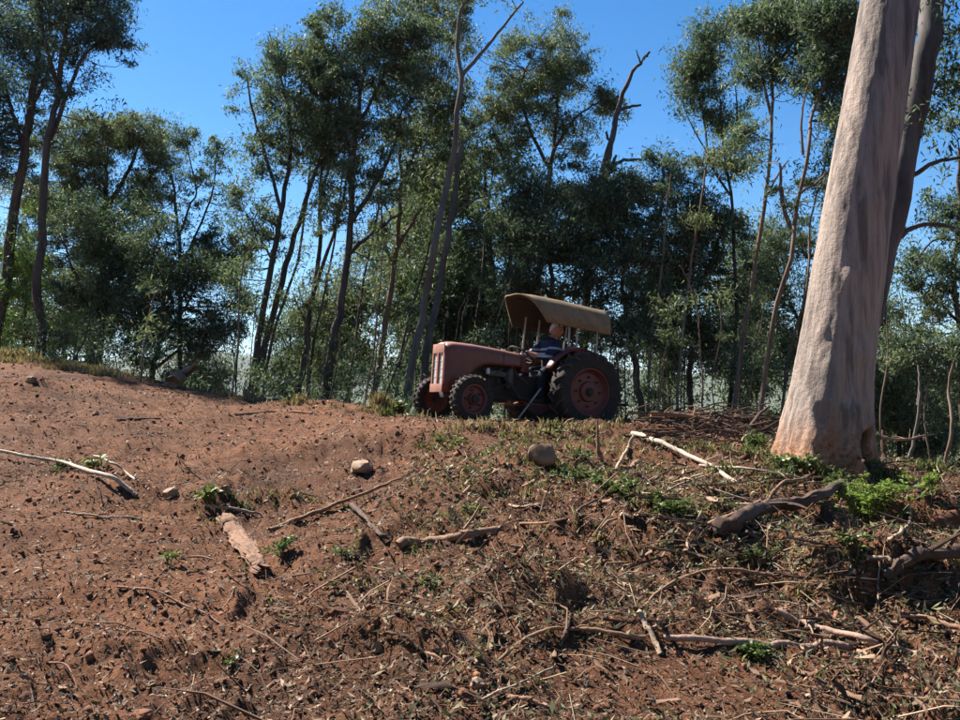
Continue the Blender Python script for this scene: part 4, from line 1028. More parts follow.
# lamps on the nose sides
# engine and gearbox
eb = MB(); eb.box((1.25, 0, .60), (.78, .30, .40), bev=.03); eb.box((1.27, 0, .83), (.62, .22, .10), bev=.02); eb.box((1.28, 0, .38), (.60, .24, .12), bev=.03)
for k in range(4): eb.lathe([(.001, .19), (.035, .19), (.035, .14), (.001, .14)], (1.02 + .16 * k, 0, .62), 'y', 12, close=False)
eb.box((1.80, 0, .66), (.09, .34, .44), bev=.01)
engine = eb.build('engine', MAT['grime'], tr)
q_ = MB(); q_.lathe([(.001, .13), (.05, .13), (.055, .11), (.055, -.11), (.04, -.13), (.001, -.13)], (1.02, .22, .66), 'z', 16, close=False); q_.build('air_cleaner', MAT['engine_grey'], engine)
q_ = MB(); q_.box((1.22, .21, .72), (.30, .05, .075), bev=.015); q_.build('manifold', MAT['engine_grey'], engine)
q_ = MB(); q_.lathe([(.001, .05), (.028, .045), (.03, -.03), (.001, -.045)], (1.38, .22, .74), 'z', 12, close=False); q_.build('filter_bowl', MAT['grille_metal'], engine)
q_ = MB(); q_.tube(spline([(1.1, .20, .68), (1.0, .27, .55), (.85, .30, .40), (.4, .30, .34)], 14), .026, 10); q_.build('exhaust_pipe', MAT['grime'], tr)
for P_ in ([(1.45, .2, .78), (1.3, .24, .70), (1.15, .23, .80)], [(1.6, .12, .80), (1.5, .2, .60), (1.3, .21, .5)], [(.95, .16, .9), (.9, .22, .75), (.7, .2, .62)]):
    q_ = MB(); q_.tube(spline(P_, 12), .011, 6); q_.build('hose', MAT['engine_grey'], engine)
q_ = MB(); q_.lathe([(.001, .03), (.035, .028), (.035, 0), (.001, 0)], (1.02, 0, 1.075), 'z', 16, close=False); q_.build('fuel_cap', MAT['grille_metal'], bonnet)
for s in (1, -1):
    q_ = MB(); q_.box((1.16, s * .264, .945), (.012, .006, .19)); q_.build('panel_seam', MAT['grime'], bonnet)
gbx = MB(); gbx.box((.50, 0, .55), (.78, .28, .38), bev=.04); gbx.box((.0, 0, .58), (.42, .36, .44), bev=.05); gbx.box((.25, 0, .78), (.5, .22, .12), bev=.03)
gbx.lathe([(.10, -.55), (.13, -.2), (.17, -.1), (.17, .1), (.13, .2), (.10, .55)], (0, 0, RR), 'y', 20)
gbx.build('gearbox', MAT['grime'], tr)
ax = MB(); ax.box((WB, 0, .38), (.09, .80, .08), bev=.012); ax.tube([(WB, .50, .42), (WB, .50, .26)], .032, 10); ax.tube([(WB, -.50, .42), (WB, -.50, .26)], .032, 10)
ax.tube([(WB, .42, .37), (.75, .17, .40)], .022, 8); ax.tube([(WB, -.42, .37), (.75, -.17, .40)], .022, 8); ax.tube([(WB - .12, .50, .40), (.95, .20, .62)], .014, 8); ax.box((WB, 0, .50), (.14, .2, .22), bev=.02)
ax.tube([(WB, .48, RF), (WB, .60, RF)], .03, 10); ax.tube([(WB, -.48, RF), (WB, -.60, RF)], .03, 10)
ax.build('front_axle', MAT['grime'], tr)
# dash, steering column and wheel
db = MB(); db.box((.80, 0, .91), (.08, .46, .26), bev=.03); db.box((.72, 0, .86), (.16, .26, .16), bev=.03); db.build('dash_panel', MAT['dull_red'], tr)
sw = empty('steering_wheel', (.72, 0, 1.05)); sw.parent = tr; sw.rotation_euler = (0, -math.radians(32), 0)
th = np.linspace(0, 2 * math.pi, 29)
q_ = MB(); q_.tube(np.stack([.20 * np.cos(th), .20 * np.sin(th), 0 * th], 1), .013, 8, cap=False); q_.build('steering_rim', MAT['grime'], sw)
q_ = MB()
for k in range(3):
    a = 2.094 * k + .5; q_.tube([(0, 0, -.02), (.2 * math.cos(a), .2 * math.sin(a), 0)], .008, 6)
q_.tube([(0, 0, .02), (0, 0, -.30)], .02, 8); q_.build('steering_column', MAT['bare_steel'], sw)
# mudguards: curved shells inside of each rear wheel
for s in (1, -1):
    mg = MB(); VV = []; n_ = 22
    for i in range(n_):
        a = math.radians(28 + 128 * i / (n_ - 1)); rad = RR + .075
        x_, z_ = math.cos(a) * rad, RR + math.sin(a) * rad
        VV += [(x_ * .72, s * .40, RR + (z_ - RR) * .72), (x_, s * .405, z_), (x_ * 1.0, s * .50, z_ + .004), (x_ * .985, s * .575, z_ - .015)]
    mg.add(VV, [(i * 4 + k, i * 4 + k + 1, i * 4 + 5 + k, i * 4 + 4 + k) for i in range(n_ - 1) for k in range(3)])
    g_ = mg.build('mudguard', MAT['dull_red'], tr); so = g_.modifiers.new('thick', 'SOLIDIFY'); so.thickness = .008
# footrests
for s in (1, -1):
    q_ = MB(); q_.box((.62, s * .36, .33), (.34, .20, .025), bev=.006); q_.tube([(.62, s * .12, .36), (.62, s * .30, .33)], .02, 8); q_.build('footrest', MAT['dull_red'], tr)
# seat: pan, back and stem
q_ = MB(); q_.box((.02, 0, .765), (.36, .40, .05), bev=.02); seat = q_.build('seat', MAT['seat_red'], tr)
q_ = MB(); q_.box((-.17, 0, .93), (.05, .42, .27), rot=Matrix.Rotation(-.15, 3, 'Y'), bev=.02); q_.build('seat_back', MAT['seat_red'], seat)
q_ = MB(); q_.box((-.02, 0, .70), (.10, .10, .12)); q_.build('seat_stem', MAT['grime'], seat)
# red tool box strip on the near mudguard, levers
q_ = MB(); q_.box((.08, .46, 1.165), (.26, .12, .07), bev=.012); q_.build('tool_box', MAT['seat_red'], tr)
q_ = MB(); q_.tube([(.36, .06, .80), (.40, .08, 1.02)], .010, 6); q_.build('gear_lever', MAT['bare_steel'], tr)
q_ = MB(); q_.tube([(.22, .20, .70), (.20, .24, .98)], .009, 6); q_.build('hydraulic_lever', MAT['bare_steel'], tr)
q_ = MB(); q_.tube([(.96, .44, .12), (.60, .40, .56)], .013, 6); q_.build('brace_rod', MAT['bare_steel'], tr)
# sunshade frame
for (x0, y0, z0, x1, y1, z1) in ((.46, -.42, .80, .42, -.41, 1.68), (.19, .44, 1.0, .17, .41, 1.66), (.19, -.44, 1.0, .17, -.41, 1.66), (.05, .44, 1.05, .03, .41, 1.66), (-.30, .44, .95, -.34, .41, 1.62), (-.30, -.44, .95, -.34, -.41, 1.62)):
    q_ = MB(); q_.tube([(x0, y0, z0), (x1, y1, z1)], .015, 8); q_.build('sunshade_post', MAT['bare_steel'], tr)
CANOFF = -1
cbm = MB(); nx, ny = 22, 25; VV = []
CW = .56
for i in range(nx):
    f = i / (nx - 1)
    for j in range(ny):
        g_ = -1 + 2 * j / (ny - 1); ag = abs(g_)
        xf = .97 - .36 * ag ** 2.2; xr = -.62 + .10 * ag ** 2
        x_ = xf + (xr - xf) * f
        drop = .03 * ag ** 2 + .39 * ag ** 3.4
        z_ = 1.915 - drop + .055 * (x_ - .2) - .05 * max(0, (x_ - .70)) / .28 * (1 - ag) - .006 * math.sin(f * math.pi * 3) * (1 - ag)
        yy_ = CW * (g_ * (1 - .12 * ag ** 3))
        VV.append((x_, yy_, z_))
cbm.add(VV, [(i * ny + j, i * ny + j + 1, (i + 1) * ny + j + 1, (i + 1) * ny + j) for i in range(nx - 1) for j in range(ny - 1)])
can = cbm.build('sunshade', [MAT['canopy_cloth'], MAT['shaded_underside']], tr); so = can.modifiers.new('thick', 'SOLIDIFY'); so.thickness = .022; so.offset = CANOFF; so.material_offset = 1; so.material_offset_rim = 0
# hoops under the cloth
def cz(x_, g_):
    ag = abs(g_); return 1.915 - (.03 * ag ** 2 + .39 * ag ** 3.4) + .055 * (x_ - .2) - .03
for x_ in (.40, -.18, -.48):
    q_ = MB(); q_.tube([(x_, CW * g_ * (1 - .12 * abs(g_) ** 3) * .975, cz(x_, g_)) for g_ in np.linspace(-1, 1, 25)], .011, 6); q_.build('sunshade_hoop', MAT['grime'], can)
q_ = MB(); q_.tube([(.85, 0, cz(.85, 0) - .05), (-.58, 0, cz(-.58, 0) - .005)], .012, 6); q_.build('ridge_bar', MAT['grime'], can)
# rear linkage
q_ = MB()
for s in (1, -1):
    q_.tube([(-.15, s * .22, .40), (-.95, s * .36, .44)], .022, 8); q_.tube([(-.25, s * .18, .86), (-.62, s * .30, .84), (-.66, s * .31, .45)], .018, 8)
q_.tube([(-.2, 0, .86), (-1.0, 0, .74)], .02, 8); q_.tube([(-.95, -.42, .44), (-.95, .42, .44)], .025, 8); q_.box((-1.0, 0, .60), (.05, .08, .34))
q_.build('rear_linkage', MAT['grime'], tr)

# ------------------------------------------------------------------ driver
plain('shirt_navy', (.022, .026, .055), .9, var=.3, spec=.2)
sm_ = plain('shirt_band', (.022, .026, .055), .9, var=.3, spec=.2)
t = sm_.node_tree; b = [q for q in t.nodes if q.type == 'BSDF_PRINCIPLED'][0]
tc = t.nodes.new('ShaderNodeTexCoord'); sx = t.nodes.new('ShaderNodeSeparateXYZ'); t.links.new(tc.outputs['Object'], sx.inputs[0])
k0 = b.inputs['Base Color'].links[0].from_socket
band = ramp(t, sx.outputs['Z'], [(0, (0, 0, 0)), (.225, (1, 1, 1)), (.262, (0, 0, 0)), (.365, (1, 1, 1)), (.395, (0, 0, 0))]); band.color_ramp.interpolation = 'CONSTANT'
t.links.new(mixc(t, band.outputs[0], k0, (.34, .34, .37)), b.inputs['Base Color'])
plain('shirt_stripe', (.50, .50, .52), .7, var=.12)
plain('trousers', (.016, .018, .026), .9, var=.3, spec=.2)
plain('skin', (.34, .16, .115), .55, var=.15, spec=.4)
plain('boot', (.03, .02, .015), .7, var=.3)
plain('grey_hair', (.50, .48, .45), .8, var=.2)
plain('eye_dark', (.03, .02, .02), .3)
per = empty('person', (0, 0, 0)); per.matrix_world = Matrix.Identity(4)
M_tr = Matrix.Translation((TR_POS[0], TR_POS[1], TR_Z)) @ Matrix.Rotation(TR_YAW, 4, 'Z') @ Matrix.Rotation(-slope, 4, 'Y')
per.matrix_world = M_tr @ Matrix.Translation((.08, 0, .79))
tag(per, 'driver in navy shirt with pale reflective stripes, grey hair, looking back over the shoulder', 'person')
PO = np.array([.08, 0, .79])
# joints: name -> (pos, rx, ry)
J = {'pelvis': ((.08, 0, .86), .15, .12), 'waist': ((.15, .01, 1.00), .15, .125), 'chest': ((.23, .03, 1.17), .175, .135), 'collar': ((.235, .04, 1.285), .11, .085), 'neck': ((.20, .05, 1.345), .058, .058), 'skull': ((.18, .06, 1.41), .055, .06),
     'shl': ((.27, .225, 1.235), .080, .080), 'ell': ((.46, .31, 1.02), .058, .058), 'wrl': ((.645, .215, 1.045), .038, .038), 'pal': ((.69, .20, 1.062), .030, .036),
     'shr': ((.26, -.165, 1.245), .080, .080), 'elr': ((.46, -.26, 1.04), .058, .058), 'wrr': ((.645, -.20, 1.05), .038, .038), 'par': ((.69, -.19, 1.065), .030, .036),
     'hil': ((.10, .10, .85), .105, .10), 'thl': ((.30, .19, .845), .090, .090), 'knl': ((.50, .25, .80), .068, .068), 'cal': ((.52, .28, .60), .062, .062), 'anl': ((.53, .31, .42), .046, .046), 'hel': ((.51, .31, .385), .042, .042), 'tol': ((.68, .33, .372), .036, .034),
     'hir': ((.10, -.10, .85), .105, .10), 'thr': ((.30, -.19, .845), .090, .090), 'knr': ((.50, -.25, .80), .068, .068), 'car': ((.52, -.28, .60), .062, .062), 'anr': ((.53, -.31, .42), .046, .046), 'her': ((.51, -.31, .385), .042, .042), 'tor': ((.68, -.33, .372), .036, .034)}
E = [('pelvis', 'waist'), ('waist', 'chest'), ('chest', 'collar'), ('collar', 'neck'), ('neck', 'skull')]
for s in 'lr':
    E += [('chest', 'sh' + s), ('sh' + s, 'el' + s), ('el' + s, 'wr' + s), ('wr' + s, 'pa' + s), ('pelvis', 'hi' + s), ('hi' + s, 'th' + s), ('th' + s, 'kn' + s), ('kn' + s, 'ca' + s), ('ca' + s, 'an' + s), ('an' + s, 'he' + s), ('he' + s, 'to' + s)]
# fingers curl round the steering-wheel rim
for s, sg in (('l', 1), ('r', -1)):
    pp = np.array(J['pa' + s][0])
    for k, (off, ln) in enumerate(((.030, .9), (.010, 1.0), (-.010, .95), (-.028, .78))):
        b0 = pp + np.array([.022, -sg * .004, off * .9 + .004])
        for i, (dx, dy, dz) in enumerate(((.012, -sg * .008, .004), (.040 * ln, -sg * .020, -.004), (.036 * ln, -sg * .036, -.030))):
            J['f%s%d%d' % (s, k, i)] = (tuple(b0 + np.array([dx, dy, dz])), .0095, .0095)
        E += [('pa' + s, 'f%s%d0' % (s, k)), ('f%s%d0' % (s, k), 'f%s%d1' % (s, k)), ('f%s%d1' % (s, k), 'f%s%d2' % (s, k))]
    for i, (dx, dy, dz) in enumerate(((.004, -sg * .018, .030), (.024, -sg * .036, .038))): J['t%s%d' % (s, i)] = (tuple(pp + np.array([dx, dy, dz])), .010, .010)
    E += [('pa' + s, 't%s0' % s), ('t%s0' % s, 't%s1' % s)]
names = list(J); idx = {k: i for i, k in enumerate(names)}
me = bpy.data.meshes.new('body')
me.from_pydata([tuple(np.array(J[k][0]) - PO) for k in names], [(idx[a], idx[b_]) for a, b_ in E], [])
body = bpy.data.objects.new('body', me); col.objects.link(body); body.parent = per
sk = body.modifiers.new('skin', 'SKIN'); sk.use_smooth_shade = True
for i, k in enumerate(names):
    sv_ = me.skin_vertices[0].data[i]; kk_ = 1.0 if k[0] in 'ft' and len(k) > 2 and k[1] in 'lr' else 1.12; sv_.radius = (J[k][1] * kk_, J[k][2] * kk_); sv_.use_root = (k == 'pelvis')
sb = body.modifiers.new('sub', 'SUBSURF'); sb.levels = 2; sb.render_levels = 2
dg = bpy.context.evaluated_depsgraph_get(); dg.update()
me2 = bpy.data.meshes.new_from_object(body.evaluated_get(dg))
body.modifiers.clear(); body.data = me2
me2.materials.clear()
for q in ('shirt_band', 'trousers', 'skin', 'boot', 'shirt_stripe'): me2.materials.append(MAT[q])
segs = []
for a, b_ in E:
    A, Bb = np.array(J[a][0]) - PO, np.array(J[b_][0]) - PO
    if a.startswith(('hi', 'th', 'kn', 'ca')) or b_.startswith('hi'): mt = 1
    elif a.startswith(('an', 'he')): mt = 3
    elif a.startswith(('wr', 'pa', 'f', 't')) or a in ('neck', 'collar'): mt = 2
    else: mt = 0
    if a == 'collar': mt = 0
    segs.append((A, Bb, mt, a, b_))
for p in me2.polygons:
    c_ = np.array(p.center); best = None
    for A, Bb, mt, a, b_ in segs:
        d_ = Bb - A; tt = float(np.clip(np.dot(c_ - A, d_) / np.dot(d_, d_), 0, 1)); ds = np.linalg.norm(c_ - A - d_ * tt)
        if best is None or ds < best[0]: best = (ds, mt, a, b_, tt)
    mt = best[1]
    if mt == 0 and best[2] in ('pelvis', 'waist', 'chest'):
        hz_ = c_[2] + PO[2]
        if hz_ < .93: mt = 1
    if mt == 0 and best[2].startswith('el') and best[4] > .82: mt = 2
    p.material_index = mt; p.use_smooth = True
# head: turned left and back; built facing +x then turned
def lumps(co): return co
bm = bmesh.new(); bmesh.ops.create_uvsphere(bm, u_segments=40, v_segments=28, radius=1)
for q in bm.verts:
    x_, y_, z_ = q.co
    sx_, sy_, sz_ = .098, .076, .118
    jaw = max(0, -z_); x2 = x_ * sx_ * (1 - .10 * jaw) + .014 * jaw; y2 = y_ * sy_ * (1 - .28 * jaw ** 1.3); z2 = z_ * sz_
    if x_ > 0:
        x2 += .030 * math.exp(-((y_ * 76) / 11) ** 2 - ((z2 + .018) / .020) ** 2)            # nose
        x2 += .010 * math.exp(-((y_ * 76) / 9) ** 2 - ((z2 - .012) / .022) ** 2)
        x2 += .010 * math.exp(-((z2 - .034) / .012) ** 2 - (y_ / .7) ** 2)                   # brow
        for s in (1, -1): x2 -= .012 * math.exp(-((y2 - s * .031) / .015) ** 2 - ((z2 - .012) / .013) ** 2)   # eye sockets
        x2 += .007 * math.exp(-((z2 + .052) / .006) ** 2 - (y2 / .022) ** 2) + .007 * math.exp(-((z2 + .066) / .006) ** 2 - (y2 / .020) ** 2)  # lips
        x2 += .010 * math.exp(-((z2 + .095) / .016) ** 2 - (y2 / .022) ** 2)                 # chin
    for s in (1, -1): y2 += s * .016 * math.exp(-((x2 + .012) / .014) ** 2 - ((z2 + .002) / .028) ** 2) * (1 if y_ * s > .7 else 0)   # ears
    q.co = (x2, y2, z2)
me = bpy.data.meshes.new('head'); bm.to_mesh(me); bm.free(); me.materials.append(MAT['skin'])
me.polygons.foreach_set('use_smooth', np.ones(len(me.polygons), dtype=bool))
head = bpy.data.objects.new('head', me); col.objects.link(head); head.parent = per
head.location = tuple(np.array((.165, .07, 1.475)) - PO); head.rotation_euler = (0, math.radians(10), math.radians(118))
for s in (1, -1):
    q_ = MB(); q_.lathe([(.001, .008), (.006, .006), (.008, 0), (.006, -.006), (.001, -.008)], (.082, s * .031, .012), 'z', 10, close=False); q_.build('eye', MAT['eye_dark'], head)
bm = bmesh.new(); bmesh.ops.create_uvsphere(bm, u_segments=36, v_segments=24, radius=1)
kill = []
for q in bm.verts:
    x_, y_, z_ = q.co
    line = .42 if x_ > .35 else (.42 - (.35 - x_) * .95)
    if z_ < max(line, -.55): kill.append(q)
    rr = 1.10 + .05 * mnoise.noise(Vector((x_ * 5, y_ * 5, z_ * 5)))
    q.co = (x_ * .098 * rr - .004, y_ * .076 * rr, z_ * .118 * rr)
bmesh.ops.delete(bm, geom=kill, context='VERTS')
me = bpy.data.meshes.new('hair'); bm.to_mesh(me); bm.free(); me.materials.append(MAT['grey_hair']); me.polygons.foreach_set('use_smooth', np.ones(len(me.polygons), dtype=bool))
hair = bpy.data.objects.new('hair', me); col.objects.link(hair); hair.parent = head
so = hair.modifiers.new('thick', 'SOLIDIFY'); so.thickness = .012

# ------------------------------------------------------------------ sticks, logs, stones and plants lying on the slope
def stick(name, label, pts, w0, w1, mat, cat='stick', lift=None, group='sticks and logs on the slope', lump=.22, twigs=0, seg=9, n=None, oval=1.0, jag=.7, seed=None, flute=.0):
    """a branch lying on the soil along points seen in the photo; w in photo pixels"""
    seed = seed or (int(pts[0][0] * 7 + pts[0][1]) % 997); r = random.Random(seed); random.seed(seed)
    P = [gp(a, b_) for a, b_ in pts]
    k = np.mean([p[1] for p in P]) / FPX
    ra, rb = w0 * k / 2 * (.66 if w0 < 12 else .85), w1 * k / 2 * (.66 if w0 < 12 else .85)
    for i, p in enumerate(P):
        rr = ra + (rb - ra) * i / (len(P) - 1)
        p[2] += rr * .4 + (lift[i] * .6 if lift and lift[i] < .2 else (lift[i] if lift else 0))
    O = P[0].copy()
    root = None
    n = n or max(14, len(P) * 6)
    Q = spline([p - O for p in P], n)
    # rests on the soil: never sinks under it
    zz = height(Q[:, 0] + O[0], Q[:, 1] + O[1]) - O[2]; R = np.linspace(ra, rb, n)
    Q[:, 2] = np.maximum(Q[:, 2], zz + R * .3)
    Q[1:-1] = (Q[:-2] + 2 * Q[1:-1] + Q[2:]) / 4
    for i in range(1, n - 1):
        Q[i] += np.array(mnoise.noise_vector(Vector((i * .55, seed * .7, 1.3)))) * min(ra, rb, .012) * .8 + np.array(mnoise.noise_vector(Vector((i * .17, seed * .3, 4.3)))) * min(max(ra, rb), .010) * 1.6
    R = R * np.array([1 + (.25 if ra < .03 else .08) * mnoise.noise(Vector((i * .37, seed * 1.7, 0))) for i in range(n)])
    mb = MB(); mb.tube(Q, R, seg, lump=lump, seed=seed, oval=oval, jag=jag, flute=flute or (.22 if seg > 14 else .0))
    for q in range(twigs):
        i = r.randrange(2, n - 2); t_ = Q[i + 1] - Q[i - 1]; t_ /= np.linalg.norm(t_)
        d = np.array([r.gauss(0, 1), r.gauss(0, 1), abs(r.gauss(.2, .5))]); d -= t_ * d.dot(t_); d /= np.linalg.norm(d); d = d * .8 + t_ * .6
        L = min(R[i] * r.uniform(5, 14), .28)
        mb.tube(spline([Q[i], Q[i] + d * L * .5 + np.array([0, 0, .01]), Q[i] + d * L + np.array([r.gauss(0, .1) * L, 0, 0])], 6), np.linspace(R[i] * .45, R[i] * .15, 6), 6, lump=.15)
    o_ = mb.build(name, MAT[mat]); o_.location = O
    return tag(o_, label, cat, group)
def rock(name, label, px, py, wpx, hpx, mat, cat='stone', group='stones and clods on the slope', seed=1, sub=3, rough=.28, deep=.9, sink=.42):
    p = gp(px, py + hpx * .5); k = p[1] / FPX; a, h_ = wpx * k / 2, hpx * k / 2
    bm = bmesh.new(); bmesh.ops.create_icosphere(bm, subdivisions=sub, radius=1)
    rr = random.Random(seed); pl = [(Vector((rr.gauss(0, 1), rr.gauss(0, 1), rr.gauss(.2, .8))).normalized(), rr.uniform(.50, .85)) for _ in range(9)]
    for q in bm.verts:
        c_ = q.co.copy()
        for n_, d_ in pl:
            e_ = c_.dot(n_) - d_
            if e_ > 0: c_ -= n_ * e_ * .85
        c_ *= 1 + rough * mnoise.noise(c_ * 1.5 + Vector((seed * 2.3, 0, 0))) + rough * .4 * mnoise.noise(c_ * 5 + Vector((0, seed, 0)))
        q.co = (c_.x * a * .92, c_.y * a * deep * .85, c_.z * h_ * .95 + h_ * (1 - 2 * sink * .5))
    me = bpy.data.meshes.new(name); bm.to_mesh(me); bm.free(); me.materials.append(MAT[mat])
    me.polygons.foreach_set('use_smooth', np.ones(len(me.polygons), dtype=bool)); me.set_sharp_from_angle(angle=math.radians(30))
    o_ = bpy.data.objects.new(name, me); col.objects.link(o_); o_.location = (p[0], p[1], p[2] - h_ * sink); o_.rotation_euler = (0, 0, rr.uniform(-.4, .4))
    return tag(o_, label, cat, group)

stick('fallen_branch', 'long pale peeled branch reaching in from the left picture edge', [(-14, 456), (25, 463), (60, 469), (100, 479), (128, 491), (136, 497)], 5, 6, 'white_bark', 'branch', lift=[.10, .10, .09, .06, .03, .0], twigs=2)
stick('fallen_branch', 'short forked pale stick crossing the end of the long peeled branch', [(94, 461), (112, 468), (128, 478), (147, 489)], 4, 3, 'white_bark', 'branch', lift=[.06, .07, .05, .0], twigs=1)
stick('fallen_branch', 'pale thin stick lying flat left of the stout log', [(64, 513), (100, 519), (140, 521)], 4, 3, 'pale_wood', 'stick')
stick('broken_log', 'stout broken log with torn reddish bark pointing downhill', [(226, 527), (238, 543), (251, 561), (262, 577)], 22, 19, 'bark_log', 'log', lift=[.05, .05, .04, .03], lump=.3, seg=40, n=48, jag=1.8, flute=.28, oval=.62)
stick('fallen_branch', 'long straight brown stick right of the stout log', [(270, 531), (305, 519), (340, 507), (378, 492), (402, 482)], 7, 4, 'brown_wood', 'branch', lift=[.0, .03, .05, .05, .03], twigs=2)
stick('fallen_branch', 'pale stick behind the top of the stout log', [(205, 508), (232, 513), (262, 517)], 5, 4, 'pale_wood', 'branch', lift=[.03, .03, .0])
stick('root', 'dark twisted root with pale torn end in the left half', [(352, 512), (366, 524), (378, 537), (389, 541)], 10, 5, 'dark_wood', 'root', lift=[.06, .05, .03, 0], lump=.35, twigs=3)
stick('broken_log', 'dark brown log half buried in mid slope', [(398, 549), (430, 545), (465, 540), (505, 531)], 12, 9, 'brown_wood', 'log', lift=[.0, .02, .02, .01], twigs=2, lump=.3, seg=12)
stick('fallen_branch', 'thin curved twig on bare soil at lower left', [(118, 590), (150, 596), (185, 609), (221, 626)], 4, 2.5, 'red_wood', 'stick', lift=[.01, .03, .03, .01])
stick('fallen_branch', 'small hooked twig near the bottom left corner', [(48, 664), (66, 673), (77, 694)], 3, 2, 'red_wood', 'stick', lift=[.0, .03, .0])
stick('fallen_branch', 'dark stick on the bare hump at upper left', [(118, 421), (138, 420), (160, 419)], 4, 3, 'dark_wood', 'stick')
stick('fallen_branch', 'brown stick by the tan stone at lower middle', [(384, 641), (408, 648), (432, 662)], 6, 4, 'dark_wood', 'stick', lift=[.04, .03, .0], twigs=2)
stick('fallen_branch', 'white-barked branch sloping down from the debris heap towards the dark log', [(633, 438), (655, 447), (680, 459), (700, 466), (722, 477), (754, 496)], 9, 5, 'white_bark', 'branch', lift=[.06, .10, .10, .08, .06, .0], twigs=2, seg=12)
stick('fallen_branch', 'thin pale stick running right from the white-barked branch', [(700, 470), (740, 473), (775, 477), (808, 482)], 4, 3, 'white_bark', 'branch', lift=[.06, .06, .05, .03])
stick('broken_log', 'thick dark rough log below the big trunk', [(718, 538), (740, 527), (765, 516), (795, 511), (822, 501), (846, 489)], 17, 12, 'dark_wood', 'log', lift=[.0, .04, .06, .06, .07, .08], lump=.45, seg=18, n=44, twigs=2)
stick('broken_log', 'split dark slab lying along the thick dark log', [(708, 531), (735, 521), (760, 508)], 9, 7, 'brown_wood', 'log', lift=[.02, .05, .06], lump=.4)
stick('fallen_branch', 'thin arched branch over the thick dark log', [(764, 507), (780, 495), (798, 487), (825, 484)], 5, 3, 'brown_wood', 'branch', lift=[.03, .10, .12, .05])
stick('fallen_branch', 'thin pale twig crossing under the white-barked branch', [(660, 497), (685, 487), (712, 478)], 3.5, 2.5, 'pale_wood', 'stick', lift=[.0, .05, .08])
stick('fallen_branch', 'thin stick low across the litter left of the dark log', [(680, 493), (715, 494), (756, 503)], 4, 3, 'pale_wood', 'stick', lift=[.03, .03, .0])
stick('fallen_branch', 'leaning pale snapped stick behind the round rock', [(634, 447), (626, 458), (616, 471)], 6, 5, 'pale_wood', 'stick', lift=[.16, .08, .0])
stick('root', 'curled pale root tip right of the bright green fern', [(889, 541), (903, 537), (911, 527), (909, 515)], 5, 6, 'pale_wood', 'root', lift=[.0, .02, .06, .12])
stick('broken_log', 'dark thick root log running out of the right picture edge', [(884, 583), (910, 572), (935, 564), (985, 558)], 13, 17, 'dark_wood', 'log', lift=[.02, .05, .06, .06], lump=.4, seg=16, twigs=3)
stick('root', 'pale knotted root at the near end of the right-hand root log', [(868, 560), (884, 566), (892, 574), (896, 588)], 8, 5, 'pale_wood', 'root', lift=[.0, .06, .07, .0])
stick('root', 'thin hanging root strand left of the right-hand root log', [(880, 578), (878, 596), (879, 616)], 2.5, 2, 'pale_wood', 'root', lift=[.14, .06, .0])
stick('fallen_branch', 'light brown branch slanting down at lower right', [(779, 620), (805, 630), (835, 640), (875, 647), (910, 656), (944, 661)], 11, 6, 'pink_wood', 'branch', lift=[.05, .05, .04, .03, .02, .0], twigs=2, seg=12)
stick('fallen_branch', 'pinkish straight pole lying level at lower right', [(664, 648), (710, 648), (760, 651), (812, 653), (852, 652)], 9, 12, 'pink_wood', 'branch', lift=[.06, .03, .02, .02, .02], seg=12, lump=.15)
stick('fallen_branch', 'brown stick just above the pinkish pole', [(745, 640), (790, 638), (835, 641)], 6, 4, 'brown_wood', 'stick', lift=[.03, .03, .02])
stick('broken_stake', 'pair of splintered pale stubs by the left end of the pinkish pole', [(640, 626), (648, 638), (660, 655)], 8, 9, 'pale_wood', 'stub', lift=[.10, .05, .0])
stick('root', 'long dark root winding through the lower middle', [(497, 664), (520, 648), (548, 638), (580, 634), (612, 641), (645, 645)], 5, 8, 'brown_wood', 'root', lift=[.0, .03, .04, .04, .03, .03], twigs=3)
stick('root', 'stubby dark root standing up from the winding root', [(560, 645), (566, 636), (571, 618)], 10, 4, 'dark_wood', 'root', lift=[.0, .03, .02])
stick('fallen_branch', 'slim pale curved stick at bottom middle', [(478, 706), (505, 696), (530, 684), (556, 667)], 4.5, 3, 'pale_wood', 'stick', lift=[.02, .03, .03, .02])
stick('fallen_branch', 'stout brown stick at the bottom picture edge', [(508, 701), (530, 706), (556, 714)], 9, 6, 'red_wood', 'stick', lift=[.02, .02, .0])
stick('fallen_branch', 'brown branch across the litter mound in mid right', [(640, 609), (662, 595), (690, 584), (730, 580), (778, 583)], 4, 6, 'brown_wood', 'branch', lift=[.0, .05, .06, .06, .03], twigs=4)
stick('fallen_branch', 'pale twig poking up from the mid right litter mound', [(737, 545), (746, 556), (752, 568)], 4, 3, 'pale_wood', 'stick', lift=[.08, .05, .0])
stick('fallen_branch', 'thin brown stick on the ground below the round rock', [(520, 527), (560, 524), (600, 522)], 4, 3, 'brown_wood', 'stick', lift=[.01, .02, .01])
stick('fallen_branch', 'dark stick slanting right of mid slope', [(578, 512), (600, 503), (622, 496)], 4, 4, 'dark_wood', 'stick', lift=[.0, .03, .03])
stick('fallen_branch', 'curved brown branch arching out at the right edge', [(905, 620), (925, 630), (965, 640)], 6, 8, 'brown_wood', 'branch', lift=[.0, .06, .05])
stick('fallen_branch', 'bare horizontal branch jutting right behind the big trunk', [(880, 466), (905, 466), (935, 462)], 5, 3, 'brown_wood', 'branch', lift=[.30, .34, .38], twigs=2)
stick('fallen_branch', 'thin twig leaning out of the litter in mid slope', [(538, 523), (542, 510), (546, 497)], 2.5, 2, 'dark_wood', 'stick', lift=[.0, .02, .05])
